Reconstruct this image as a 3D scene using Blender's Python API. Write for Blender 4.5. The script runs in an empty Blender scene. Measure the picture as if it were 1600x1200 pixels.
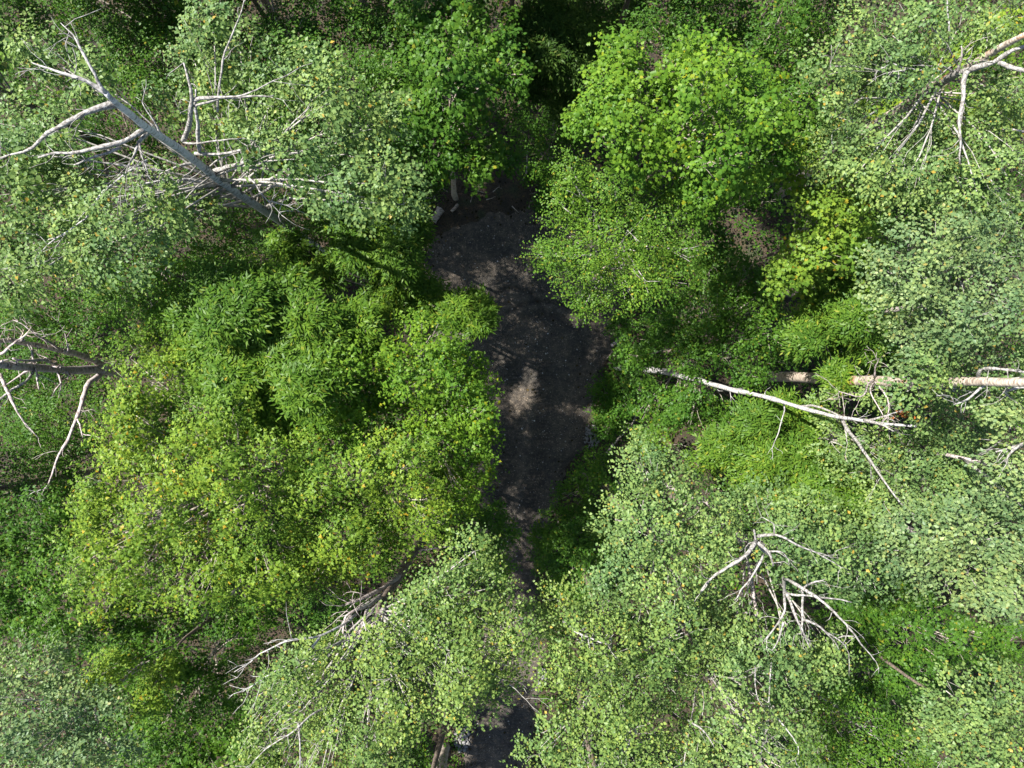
import bpy, math, numpy as np
from mathutils import Vector

sc = bpy.context.scene
# ---------------------------------------------------------------- camera
H = 30.0                       # drone height above the gravel
HFOV = 2 * math.atan(0.75)
F = 800 / 0.75                 # focal length in photo pixels (1600 wide)
cam_d = bpy.data.cameras.new('camera')
cam = bpy.data.objects.new('camera', cam_d)
sc.collection.objects.link(cam)
cam.location = (0, 0, H)
cam.rotation_euler = (0, 0, 0)
cam_d.sensor_fit = 'HORIZONTAL'
cam_d.angle = HFOV
cam_d.clip_end = 500
sc.camera = cam
# ---------------------------------------------------------------- sky and sun
S = Vector((-0.62, 0.32, 0.92)).normalized()      # towards the sun
w = bpy.data.worlds.new('World'); sc.world = w; w.use_nodes = True
nt = w.node_tree; nt.nodes.clear()
sky = nt.nodes.new('ShaderNodeTexSky'); sky.sky_type = 'NISHITA'; sky.sun_disc = False
sky.sun_elevation = math.asin(S.z)
sky.sun_rotation = math.atan2(S.x, S.y)
bg = nt.nodes.new('ShaderNodeBackground'); bg.inputs[1].default_value = 0.065
out = nt.nodes.new('ShaderNodeOutputWorld')
nt.links.new(sky.outputs[0], bg.inputs[0]); nt.links.new(bg.outputs[0], out.inputs[0])
sun_d = bpy.data.lights.new('sun', 'SUN'); sun_d.energy = 4.6; sun_d.angle = math.radians(0.53)
sun_d.color = (1.0, 0.965, 0.91)
sun = bpy.data.objects.new('sun', sun_d); sc.collection.objects.link(sun)
sun.rotation_euler = S.to_track_quat('Z', 'Y').to_euler()
sun.location = (-30, 10, 40)
vs = sc.view_settings
vs.view_transform = 'Standard'; vs.look = 'None'; vs.exposure = 1.93; vs.gamma = 1.0
vs.use_curve_mapping = False
sc.cycles.max_bounces = 5
sc.cycles.diffuse_bounces = 3
sc.cycles.glossy_bounces = 2
sc.cycles.transmission_bounces = 3
sc.cycles.sample_clamp_indirect = 4

col = sc.collection
rng = np.random.default_rng(11)

# ---------------------------------------------------------------- helpers
def at(px, py, z=0.0):
    """photo pixel at a known height above ground -> a point of the place"""
    k = (H - z) / F
    return np.array([(px - 800) * k, (600 - py) * k, z])

def link(o, parent=None):
    col.objects.link(o)
    if parent is not None:
        o.parent = parent
    return o

def thing(name, label, cat, loc, group=None):
    o = bpy.data.objects.new(name, None)
    o.location = tuple(loc); o.empty_display_size = 0.2
    link(o)
    o['label'] = label; o['category'] = cat
    if group: o['group'] = group
    return o

def mesh_obj(name, verts, loops, starts, mat, parent=None, loc=None, smooth=False):
    """one mesh object; verts in world space, stored relative to the parent / loc"""
    verts = np.asarray(verts, dtype=np.float32)
    off = np.array(parent.location if parent is not None else (loc if loc is not None else (0, 0, 0)), dtype=np.float32)
    me = bpy.data.meshes.new(name)
    me.vertices.add(len(verts)); me.vertices.foreach_set('co', (verts - off).ravel())
    loops = np.asarray(loops, dtype=np.int32); starts = np.asarray(starts, dtype=np.int32)
    me.loops.add(len(loops)); me.loops.foreach_set('vertex_index', loops)
    me.polygons.add(len(starts)); me.polygons.foreach_set('loop_start', starts)
    if smooth:
        me.polygons.foreach_set('use_smooth', np.ones(len(starts), dtype=bool))
    me.update(calc_edges=True)
    me.materials.append(mat)
    o = bpy.data.objects.new(name, me)
    link(o, parent)
    if parent is None and loc is not None:
        o.location = tuple(loc)
    return o

class Geo:
    """collects pieces of one mesh"""
    def __init__(self): self.v = []; self.f = []; self.n = 0
    def add(self, v, faces):
        self.v.append(np.asarray(v, float)); self.f += [[i + self.n for i in q] for q in faces]; self.n += len(v)
    def build(self, name, mat, parent=None, loc=None, smooth=True):
        v = np.concatenate(self.v)
        lens = np.array([len(q) for q in self.f])
        starts = np.concatenate([[0], np.cumsum(lens)[:-1]])
        return mesh_obj(name, v, np.concatenate([np.array(q) for q in self.f]), starts, mat, parent, loc, smooth)

def refine(pts, n=1, amp=0.08):
    """subdivide a path with a smooth wobble"""
    pts = np.asarray(pts, float)
    for _ in range(n):
        m = (pts[1:] + pts[:-1]) / 2
        ln = np.linalg.norm(pts[1:] - pts[:-1], axis=1, keepdims=True)
        m = m + rng.normal(size=m.shape) * amp * ln * np.array([1, 1, .6])
        outp = np.empty((len(pts) + len(m), 3)); outp[0::2] = pts; outp[1::2] = m
        sm = outp.copy(); sm[1:-1] = outp[1:-1] * .6 + .2 * (outp[:-2] + outp[2:])
        pts = sm
    return pts

def tube(g, pts, r0, r1, sides=6, knots=0.0):
    pts = np.asarray(pts, float); n = len(pts)
    t = np.gradient(pts, axis=0); t /= np.linalg.norm(t, axis=1, keepdims=True) + 1e-9
    ref = np.array([0.31, 0.87, 0.38]) if abs(t[0][2]) > .8 else np.array([0.05, 0.1, 1.0])
    a = np.cross(t, ref); a /= np.linalg.norm(a, axis=1, keepdims=True) + 1e-9
    b = np.cross(t, a)
    ang = np.arange(sides) / sides * 2 * math.pi
    s = np.linspace(0, 1, n)
    rad = r0 + (r1 - r0) * s
    if knots: rad = rad * (1 + rng.normal(size=n) * knots)
    ring = np.cos(ang)[None, :, None] * a[:, None, :] + np.sin(ang)[None, :, None] * b[:, None, :]
    v = (pts[:, None, :] + ring * rad[:, None, None]).reshape(-1, 3)
    faces = []
    for i in range(n - 1):
        for j in range(sides):
            k = (j + 1) % sides
            faces.append((i * sides + j, i * sides + k, (i + 1) * sides + k, (i + 1) * sides + j))
    faces.append(tuple(range(sides))[::-1]); faces.append(tuple((n - 1) * sides + j for j in range(sides)))
    g.add(v, faces)

# ---------------------------------------------------------------- materials
def new_mat(name):
    m = bpy.data.materials.new(name); m.use_nodes = True
    n = m.node_tree; n.nodes.clear()
    o = n.nodes.new('ShaderNodeOutputMaterial')
    return m, n, o

def ramp(n, stops):
    r = n.nodes.new('ShaderNodeValToRGB'); e = r.color_ramp.elements
    while len(e) > 1: e.remove(e[-1])
    e[0].position = stops[0][0]; e[0].color = (*stops[0][1], 1)
    for p, c in stops[1:]:
        k = e.new(p); k.color = (*c, 1)
    return r

def leaf_mat(name, base, spread=0.35, accent=None, accent_from=0.97, gloss=0.10, trans=0.42, rough=0.42, second=None):
    m, n, o = new_mat(name)
    b = np.array(base)
    c0 = tuple(b * (1 - spread) * np.array([.85, 1, 1])); c1 = tuple(b); c2 = tuple(b * (1 + spread) * np.array([1.12, 1, .9]))
    geo = n.nodes.new('ShaderNodeNewGeometry')
    stops = [(0, c0), (0.5, c1), (accent_from - .02, c2)]
    if accent: stops += [(accent_from, accent), (1.0, accent)]
    r = ramp(n, stops); n.links.new(geo.outputs['Random Per Island'], r.inputs[0])
    tc = n.nodes.new('ShaderNodeNewGeometry')
    no = n.nodes.new('ShaderNodeTexNoise'); no.inputs['Scale'].default_value = 0.55; no.inputs['Detail'].default_value = 2
    n.links.new(tc.outputs['Position'], no.inputs['Vector'])
    mx = n.nodes.new('ShaderNodeMix'); mx.data_type = 'RGBA'; mx.blend_type = 'MULTIPLY'
    sec = second or (1.20, 1.14, .95)
    rr = ramp(n, [(0.36, (.76, .84, .84)), (0.64, sec)])
    n.links.new(no.outputs['Fac'], rr.inputs[0])
    mx.inputs[0].default_value = 1
    n.links.new(r.outputs[0], mx.inputs[6]); n.links.new(rr.outputs[0], mx.inputs[7])
    d = n.nodes.new('ShaderNodeBsdfDiffuse'); t = n.nodes.new('ShaderNodeBsdfTranslucent')
    n.links.new(mx.outputs[2], d.inputs[0])
    tm = n.nodes.new('ShaderNodeMix'); tm.data_type = 'RGBA'; tm.blend_type = 'MULTIPLY'; tm.inputs[0].default_value = 1
    n.links.new(mx.outputs[2], tm.inputs[6]); tm.inputs[7].default_value = (1.12, 1.32, .52, 1)
    n.links.new(tm.outputs[2], t.inputs[0])
    s1 = n.nodes.new('ShaderNodeMixShader'); s1.inputs[0].default_value = trans
    n.links.new(d.outputs[0], s1.inputs[1]); n.links.new(t.outputs[0], s1.inputs[2])
    gl = n.nodes.new('ShaderNodeBsdfGlossy'); gl.inputs['Roughness'].default_value = rough
    gl.inputs[0].default_value = (.95, 1, .95, 1)
    lw = n.nodes.new('ShaderNodeFresnel'); lw.inputs[0].default_value = 1.38
    ma = n.nodes.new('ShaderNodeMath'); ma.operation = 'MULTIPLY_ADD'
    n.links.new(lw.outputs[0], ma.inputs[0]); ma.inputs[1].default_value = gloss * 4; ma.inputs[2].default_value = 0.0
    s2 = n.nodes.new('ShaderNodeMixShader'); n.links.new(ma.outputs[0], s2.inputs[0])
    n.links.new(s1.outputs[0], s2.inputs[1]); n.links.new(gl.outputs[0], s2.inputs[2])
    n.links.new(s2.outputs[0], o.inputs[0])
    return m

def bark_mat(name, light, dark, scale=9, lo=.42, hi=.6, rough=.8, stretch=(1, 1, 3), spots=None):
    m, n, o = new_mat(name)
    p = n.nodes.new('ShaderNodeBsdfPrincipled'); p.inputs['Roughness'].default_value = rough
    tc = n.nodes.new('ShaderNodeTexCoord'); mp = n.nodes.new('ShaderNodeMapping')
    mp.inputs['Scale'].default_value = stretch
    n.links.new(tc.outputs['Object'], mp.inputs[0])
    no = n.nodes.new('ShaderNodeTexNoise'); no.inputs['Scale'].default_value = scale; no.inputs['Detail'].default_value = 6
    n.links.new(mp.outputs[0], no.inputs['Vector'])
    stops = [(lo, dark), (hi, light)]
    r = ramp(n, stops); n.links.new(no.outputs['Fac'], r.inputs[0])
    c = r.outputs[0]
    if spots:
        n2 = n.nodes.new('ShaderNodeTexNoise'); n2.inputs['Scale'].default_value = 1.3; n2.inputs['Detail'].default_value = 3
        n.links.new(tc.outputs['Object'], n2.inputs['Vector'])
        r2 = ramp(n, [(.60, (0, 0, 0)), (.66, (1, 1, 1))]); n.links.new(n2.outputs['Fac'], r2.inputs[0])
        mx = n.nodes.new('ShaderNodeMix'); mx.data_type = 'RGBA'
        n.links.new(r2.outputs[0], mx.inputs[0]); n.links.new(c, mx.inputs[6]); mx.inputs[7].default_value = (*spots, 1)
        c = mx.outputs[2]
    n.links.new(c, p.inputs['Base Color'])
    bu = n.nodes.new('ShaderNodeBump'); bu.inputs['Strength'].default_value = .5; bu.inputs['Distance'].default_value = .03
    n.links.new(no.outputs['Fac'], bu.inputs['Height']); n.links.new(bu.outputs[0], p.inputs['Normal'])
    n.links.new(p.outputs[0], o.inputs[0])
    return m

M = {}
M['maple_y'] = leaf_mat('leaf_yellow_maple', (.115, .188, .026), .26, (.28, .20, .02), .988, .055, second=(1.26, 1.15, .95))
M['maple_b'] = leaf_mat('leaf_bright_maple', (.076, .156, .017), .26, (.18, .20, .012), .99, .055, second=(1.36, 1.18, 1.0))
M['maple_g'] = leaf_mat('leaf_green_maple', (.054, .120, .016), .25, (.16, .17, .02), .99, .06)
M['fine_y'] = leaf_mat('leaf_birch_fresh', (.080, .154, .020), .25, (.24, .22, .03), .988, .06)
M['fine'] = leaf_mat('leaf_understory', (.053, .118, .017), .27, (.17, .17, .02), .99, .06)
M['ash'] = leaf_mat('leaf_ash', (.076, .146, .018), .25, (.17, .20, .025), .98, .05, .46)
M['ash_b'] = leaf_mat('leaf_ash_bright', (.084, .156, .021), .25, (.20, .22, .03), .98, .05, .46)
M['ash_shaded'] = leaf_mat('leaf_ash_shaded', (.044, .084, .016), .28, (.10, .12, .03), .985, .03)  # darker ash copy, the shade over this tree put into its leaf colour
M['poplar'] = leaf_mat('leaf_poplar', (.120, .184, .062), .26, (.28, .20, .04), .993, .08, .38, .42)
M['poplar_y'] = leaf_mat('leaf_poplar_warm', (.128, .190, .052), .26, (.28, .22, .04), .993, .08, .40)
M['poplar_g'] = leaf_mat('leaf_poplar_grey', (.118, .172, .072), .26, (.20, .18, .06), .988, .09, .36, .42)
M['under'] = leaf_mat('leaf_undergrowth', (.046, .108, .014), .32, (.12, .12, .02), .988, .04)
M['dead_leaf'] = leaf_mat('leaf_dead', (.30, .10, .030), .4, None, .97, .03, .3)
M['litter'] = leaf_mat('leaf_litter', (.026, .021, .009), .6, (.10, .072, .036), .97, .02, .15)
M['aspen'] = bark_mat('bark_aspen', (.29, .28, .265), (.11, .10, .095), 9, .36, .56, spots=None)
M['trunk_aspen'] = bark_mat('bark_aspen_trunk', (.40, .40, .40), (.12, .115, .11), 6, .34, .52, stretch=(1, 1, 4), spots=(.20, .11, .06))
M['white'] = bark_mat('bark_white_limb', (.30, .285, .26), (.09, .08, .07), 13, .40, .64)
M['grey'] = bark_mat('bark_dead_grey', (.36, .31, .29), (.13, .10, .09), 8, .36, .6)
M['brown'] = bark_mat('bark_brown', (.17, .13, .10), (.05, .038, .03), 8, .36, .62)
M['tan'] = bark_mat('bark_tan', (.40, .34, .27), (.15, .11, .085), 6, .36, .6, stretch=(1, 1, 3), spots=(.24, .11, .045))
M['twig'] = bark_mat('bark_twig', (.30, .26, .21), (.13, .11, .09), 8, .36, .6)
M['ptwig'] = bark_mat('bark_pale_twig', (.30, .28, .25), (.14, .13, .11), 8, .36, .6)
M['rotten'] = bark_mat('rotten_wood', (.30, .18, .11), (.09, .05, .035), 7, .38, .62)
M['cutwood'] = bark_mat('weathered_wood', (.36, .30, .25), (.12, .085, .065), 5, .36, .62, stretch=(1, 6, 1))
M['stone'] = bark_mat('pale_stone', (.24, .235, .225), (.085, .08, .075), 5, .35, .65, stretch=(1, 1, 1))
M['pebble'] = bark_mat('pebble', (.42, .40, .38), (.14, .135, .13), 2.5, .45, .62, stretch=(1, 1, 1))

def ground_mat():
    m, n, o = new_mat('forest_floor')
    p = n.nodes.new('ShaderNodeBsdfPrincipled'); p.inputs['Roughness'].default_value = .95
    g = n.nodes.new('ShaderNodeNewGeometry')
    a = n.nodes.new('ShaderNodeTexNoise'); a.inputs['Scale'].default_value = 1.1; a.inputs['Detail'].default_value = 8
    b = n.nodes.new('ShaderNodeTexNoise'); b.inputs['Scale'].default_value = 16; b.inputs['Detail'].default_value = 6
    for q in (a, b): n.links.new(g.outputs['Position'], q.inputs['Vector'])
    r1 = ramp(n, [(.36, (.018, .014, .007)), (.52, (.036, .024, .012)), (.66, (.024, .030, .010))])
    r2 = ramp(n, [(.35, (.45, .45, .45)), (.7, (1.6, 1.5, 1.4))])
    n.links.new(a.outputs['Fac'], r1.inputs[0]); n.links.new(b.outputs['Fac'], r2.inputs[0])
    mx = n.nodes.new('ShaderNodeMix'); mx.data_type = 'RGBA'; mx.blend_type = 'MULTIPLY'; mx.inputs[0].default_value = 1
    n.links.new(r1.outputs[0], mx.inputs[6]); n.links.new(r2.outputs[0], mx.inputs[7])
    n.links.new(mx.outputs[2], p.inputs['Base Color'])
    bu = n.nodes.new('ShaderNodeBump'); bu.inputs['Distance'].default_value = .08
    n.links.new(b.outputs['Fac'], bu.inputs['Height']); n.links.new(bu.outputs[0], p.inputs['Normal'])
    n.links.new(p.outputs[0], o.inputs[0])
    return m

def gravel_mat():
    m, n, o = new_mat('dark_gravel')
    p = n.nodes.new('ShaderNodeBsdfPrincipled'); p.inputs['Roughness'].default_value = .9
    g = n.nodes.new('ShaderNodeNewGeometry')
    a = n.nodes.new('ShaderNodeTexNoise'); a.inputs['Scale'].default_value = .5; a.inputs['Detail'].default_value = 4
    b = n.nodes.new('ShaderNodeTexVoronoi'); b.inputs['Scale'].default_value = 26
    c = n.nodes.new('ShaderNodeTexNoise'); c.inputs['Scale'].default_value = 4; c.inputs['Detail'].default_value = 8
    for q in (a, b, c): n.links.new(g.outputs['Position'], q.inputs['Vector'])
    r1 = ramp(n, [(.38, (.038, .033, .026)), (.62, (.066, .053, .039))])
    n.links.new(a.outputs['Fac'], r1.inputs[0])
    sep = n.nodes.new('ShaderNodeSeparateColor'); n.links.new(b.outputs['Color'], sep.inputs[0])
    r2 = ramp(n, [(0, (.6, .6, .6)), (.7, (1.05, 1.05, 1.05)), (.93, (1.25, 1.25, 1.25)), (.975, (2.6, 2.55, 2.5))])
    n.links.new(sep.outputs[0], r2.inputs[0])
    r3 = ramp(n, [(.36, (.72, .72, .74)), (.62, (1.2, 1.17, 1.12))]); n.links.new(c.outputs['Fac'], r3.inputs[0])
    x = r1.outputs[0]
    for rr in (r2, r3):
        mx = n.nodes.new('ShaderNodeMix'); mx.data_type = 'RGBA'; mx.blend_type = 'MULTIPLY'; mx.inputs[0].default_value = 1
        n.links.new(x, mx.inputs[6]); n.links.new(rr.outputs[0], mx.inputs[7]); x = mx.outputs[2]
    at_ = n.nodes.new('ShaderNodeAttribute'); at_.attribute_name = 'relief_shade'
    mx = n.nodes.new('ShaderNodeMix'); mx.data_type = 'RGBA'; mx.blend_type = 'MULTIPLY'; mx.inputs[0].default_value = 1
    n.links.new(x, mx.inputs[6]); n.links.new(at_.outputs['Fac'], mx.inputs[7]); x = mx.outputs[2]
    n.links.new(x, p.inputs['Base Color'])
    bu = n.nodes.new('ShaderNodeBump'); bu.inputs['Distance'].default_value = .03; bu.inputs['Strength'].default_value = .8
    n.links.new(b.outputs['Distance'], bu.inputs['Height']); n.links.new(bu.outputs[0], p.inputs['Normal'])
    n.links.new(p.outputs[0], o.inputs[0])
    return m
M['floor'] = ground_mat(); M['gravel'] = gravel_mat()

# ---------------------------------------------------------------- leaves
def tmpl(verts, faces):
    return np.array(verts, float), faces
maple_out = [(0, 0), (.20, -.52), (.40, -.24), (.64, -.42), (1.0, 0), (.64, .42), (.40, .24), (.20, .52)]
MAPLE = tmpl([(x, y, -.24 * abs(y) - .10 * x * x) for x, y in maple_out],
             [(0, 1, 2), (2, 3, 4), (0, 2, 4), (0, 4, 6), (4, 5, 6), (0, 6, 7)])
TRI = tmpl([(x, y, -.24 * abs(y) - .10 * x * x) for x, y in [(0, 0), (.30, -.54), (.46, -.22), (1, 0), (.46, .22), (.30, .54)]],
           [(0, 1, 2), (0, 2, 3), (0, 3, 4), (0, 4, 5)])
ROUND = tmpl([(0, 0, 0), (.28, -.40, .07), (.70, -.34, .05), (1, 0, -.08), (.70, .34, .05), (.28, .40, .07)],
             [(0, 1, 2, 3), (0, 3, 4, 5)])
BROAD = tmpl([(0, 0, 0), (.40, -.40, .08), (1, 0, -.08), (.40, .40, .08)], [(0, 1, 2), (0, 2, 3)])
OVAL = tmpl([(0, 0, 0), (.42, -.30, .06), (1, 0, -.06), (.42, .30, .06)], [(0, 1, 2), (0, 2, 3)])
NARROW = tmpl([(0, 0, 0), (.40, -.15, .02), (1, 0, -.12), (.40, .15, .02)], [(0, 1, 2, 3)])

def unit(a): return a / (np.linalg.norm(a, axis=-1, keepdims=True) + 1e-9)

def leaves_mesh(name, P, D, N, size, T, mat, parent=None):
    """P base points, D directions, N normals, one island per leaf"""
    tv, tf = T
    N = unit(N); D = unit(D - N * (D * N).sum(-1, keepdims=True)); B = np.cross(N, D)
    v = P[:, None, :] + size[:, None, None] * (tv[None, :, 0:1] * D[:, None] + tv[None, :, 1:2] * B[:, None] + tv[None, :, 2:3] * N[:, None])
    n, k = len(P), len(tv)
    fl = np.concatenate([np.array(f) for f in tf]); ln = np.array([len(f) for f in tf])
    loops = (fl[None, :] + (np.arange(n) * k)[:, None]).ravel()
    st = np.concatenate([[0], np.cumsum(ln)[:-1]])
    starts = (st[None, :] + (np.arange(n) * len(fl))[:, None]).ravel()
    return mesh_obj(name, v.reshape(-1, 3), loops, starts, mat, parent)

# template, leaf length, leaves per spray, spray length, sprays per m2, flatness
SPECIES = {
    'maple': (MAPLE, .128, 13, .56, 9.0),
    'small_maple': (TRI, .096, 15, .50, 12.5),
    'poplar': (BROAD, .086, 17, .54, 13.0),
    'fine': (OVAL, .088, 19, .54, 13.5),
    'ash': (NARROW, .180, 40, .42, 5.6),
}

DENS = 12.0
NLEAF = [0, 0]
def foliage(masses, species, dens=1.0, lsize=1.0):
    """sprays of leaves over the lumps of every mass (C, r); returns P, D, N, size"""
    T, L, m, SL, per = SPECIES[species]
    L = L * lsize
    Ps, Ds, Ns, Ss = [], [], [], []
    for C, r in masses:
        rz = r * (.45 if species == 'ash' else .85)
        nb = int(rng.integers(6, 10))
        ang = rng.random() * 6.28 + np.arange(nb) / nb * 6.28 + rng.normal(size=nb) * .25
        rad = r * (.42 + .38 * rng.random(nb)); rad[0] = .1 * r
        subc = np.stack([np.cos(ang) * rad, np.sin(ang) * rad, rz * (.45 - 1.0 * (rad / r) ** 2 + rng.normal(size=nb) * .42)], 1)
        subr = r * (.28 + .16 * rng.random(nb)) * (1.35 if species == 'ash' else 1.0)
        for c, sr in zip(subc, subr):
            ns = max(5, int(round(per * dens * DENS * sr * sr)))
            # upper shell of the lump, a few below
            u = rng.random(ns); a = rng.random(ns) * 6.28
            zz = 1 - 1.25 * u
            q = np.sqrt(np.maximum(0, 1 - zz * zz))
            depth = .72 + .36 * rng.random(ns)
            dirv = np.stack([q * np.cos(a), q * np.sin(a), zz], 1)
            p = C + c * np.array([.88, .88, 1]) + dirv * depth[:, None] * sr * np.array([.85, .85, .75])
            outw = unit((p - C) * np.array([1, 1, .4]) + dirv * sr * .5)
            if species == 'ash':
                rays = 5; per_ray = m // rays
                rot = rng.random(ns) * 6.28
                for k in range(rays):
                    aa = rot + k / rays * 6.28 + rng.normal(size=ns) * .22
                    d = np.stack([np.cos(aa), np.sin(aa), -.15 + .3 * rng.normal(size=ns) * .6], 1)
                    d = unit(d + outw * .35)
                    rl = SL * (.75 + .5 * rng.random(ns))
                    nrm0 = unit(np.array([0, 0, 1.0]) + outw * .35 + rng.normal(size=(ns, 3)) * .22)
                    side = unit(np.cross(nrm0, d))
                    for j in range(per_ray):
                        t = (j // 2 + 1) / (per_ray / 2 + .5)
                        s = 1 if j % 2 else -1
                        if j == per_ray - 1: s = 0; t = 1.0
                        P = p + d * (rl * t)[:, None] - np.array([0, 0, 1]) * (rl * .18 * t * t)[:, None]
                        D = unit(d * .75 + side * s * .8 + np.array([0, 0, -.25]) + rng.normal(size=(ns, 3)) * .12)
                        Ps.append(P); Ds.append(D)
                        Ns.append(nrm0 + rng.normal(size=(ns, 3)) * .25); Ss.append(L * (.7 + .45 * rng.random(ns)))
            else:
                d = unit(outw + np.stack([np.zeros(ns), np.zeros(ns), -.25 + .2 * rng.normal(size=ns)], 1) + rng.normal(size=(ns, 3)) * .45)
                nrm0 = unit(np.array([0, 0, .72]) + outw * .45 + dirv * .45 + rng.normal(size=(ns, 3)) * .20)
                side = unit(np.cross(nrm0, d))
                ln = SL * (.6 + .7 * rng.random(ns))
                for j in range(m):
                    t = (j + .6) / m
                    s = 1 if j % 2 else -1
                    wd = .36 * (1 - .55 * t)
                    P = p + d * (ln * t)[:, None] + side * (s * wd * ln * (.25 + .75 * rng.random(ns)))[:, None] + nrm0 * (rng.normal(size=ns) * .05)[:, None]
                    aa = rng.normal(size=ns) * .7
                    D = unit(d * np.cos(aa)[:, None] + side * (s * .7 + np.sin(aa))[:, None] + np.array([0, 0, -.25]))
                    Ps.append(P); Ds.append(D)
                    Ns.append(nrm0 + rng.normal(size=(ns, 3)) * .27)
                    Ss.append(L * (.55 + .75 * rng.random(ns)))
    NLEAF[0] += sum(len(q) for q in Ps); NLEAF[1] += sum(len(q) for q in Ps) * sum(len(f) - 2 for f in T[1])
    return np.concatenate(Ps), np.concatenate(Ds), np.concatenate(Ns), np.concatenate(Ss), T

def limb(parent, bark, a, b, r0, C, r, twigs=7, droop=.25, lift=0.0):
    """a limb from the trunk to a mass of foliage with its twigs"""
    g = Geo()
    mid = a * .5 + b * .5 + np.array([0, 0, np.linalg.norm(b - a) * droop * .35])
    path = refine([a, mid, b], 1, .06)
    tube(g, path, r0, max(.012, r0 * .35), 5)
    for k in range(twigs):
        s = path[rng.integers(2, len(path))]
        aa = rng.random() * 6.28
        e = C + np.array([math.cos(aa) * r * .85, math.sin(aa) * r * .85, r * (.15 + lift + .35 * rng.random())])
        tube(g, refine([s, (s + e) / 2 + rng.normal(size=3) * .1 * r, e], 1, .10), max(.010, r0 * .28), .005, 3)
    g.build('branch', bark, parent)

def bare(parent, pts, r0, r1, bark, sides=7, twigs=0, tl=.5, n=2, name='branch', amp=.06, knots=.09):
    """a leafless limb along given points (px, py, z)"""
    p = refine([at(*q) for q in pts], n, amp)
    g = Geo(); r0 *= .92; r1 *= .85
    tube(g, p, r0, r1, sides, knots)
    for k in range(int(twigs * 1.5)):
        i = rng.integers(len(p) // 3, len(p)); s = p[i]
        t = unit(p[min(i + 1, len(p) - 1)] - p[i - 1])
        d = unit(t * .7 + rng.normal(size=3) * np.array([.7, .7, .4]))
        l = tl * (.5 + rng.random())
        q = refine([s, s + d * l * .5 + rng.normal(size=3) * .06, s + d * l], 1, .12)
        tube(g, q, max(.008, r1 * .7), .004, 3)
        if rng.random() < .6:
            s2 = q[2]; d2 = unit(d + rng.normal(size=3) * .7)
            tube(g, refine([s2, s2 + d2 * l * .5], 1, .12), max(.006, r1 * .45), .004, 3)
    return g.build(name, bark, parent)

def tree(name, label, species, leaf, masses, z, bark='twig', twig=None, trunk_at=None, trunk_r=.12, dens=1.0, lsize=1.0,
         group=None, cat='tree', twigs=7, dome=2.0, trunk_pts=None, top=None, scale_r=1.06, rough=1.0):
    """masses: (px, py, radius px[, dz]); z: height of the crown's middle; dome: how much lower its rim lies"""
    xs = np.array([q[0] for q in masses], float); ys = np.array([q[1] for q in masses], float)
    cx, cy = trunk_at if trunk_at else (xs.mean(), ys.mean())
    ext = max(1.0, np.hypot(xs - cx, ys - cy).max())
    ms = []
    for q in masses:
        d = math.hypot(q[0] - cx, q[1] - cy) / ext
        zz = max(.35, z - dome * d * d + float(np.clip(rough * rng.normal() * (.8 if dome >= 1 or species == 'poplar' else .4), -1.6, 1.0)) + (q[3] if len(q) > 3 else 0))
        ms.append((at(q[0], q[1], zz), q[2] * scale_r * (rng.uniform(.72, 1.0) if q[2] > 24 else .9) * (H - zz) / F))
    if trunk_pts:
        tp = [at(*q) for q in trunk_pts]
    else:
        c = at(cx, cy, z); tp = [np.array([c[0], c[1], 0]) + rng.normal(size=3) * np.array([.15, .15, 0]), c * np.array([1, 1, .45]) + rng.normal(size=3) * .12, c * np.array([1, 1, .85])]
    base = np.array([tp[0][0], tp[0][1], 0.0]) if tp[0][2] < .01 else np.array(tp[0]) * np.array([1, 1, 0])
    if tp[0][2] > .01: tp = [base] + tp
    e = thing(name, label, cat, base, group)
    path = refine(tp, 2, .025)
    g = Geo(); tube(g, path, trunk_r, trunk_r * .30, 10, .035)
    g.build('trunk', M[bark if bark != 'aspen' else ('trunk_aspen' if trunk_pts else 'grey')], e)
    tw = M[twig or bark]
    for C, r in ms:
        # leave the trunk well below the mass
        tk = path[int(np.argmin(np.abs(path[:, 2] - C[2] * .8)))]
        hz = C[2] - .4 - r * .4 - (.35 + .3 * rng.random()) * math.hypot(C[0] - tk[0], C[1] - tk[1])
        hz = max(hz, C[2] * .45)
        i = int(np.clip(np.searchsorted(path[:, 2], hz), 1, len(path) - 1))
        a = path[i - 1] + (path[i] - path[i - 1]) * rng.random()
        ln = np.linalg.norm(C - a)
        limb(e, tw, a, C - np.array([0, 0, r * .25]), min(trunk_r * .35, .010 + .006 * ln), C, r, twigs, lift=.15 if species == 'poplar' else 0.0)
    P, D, N, s, T = foliage(ms, species, dens, lsize)
    o = leaves_mesh('crown', P, D, N, s, T, M[leaf], e)
    o['kind'] = 'stuff'
    return e

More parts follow.
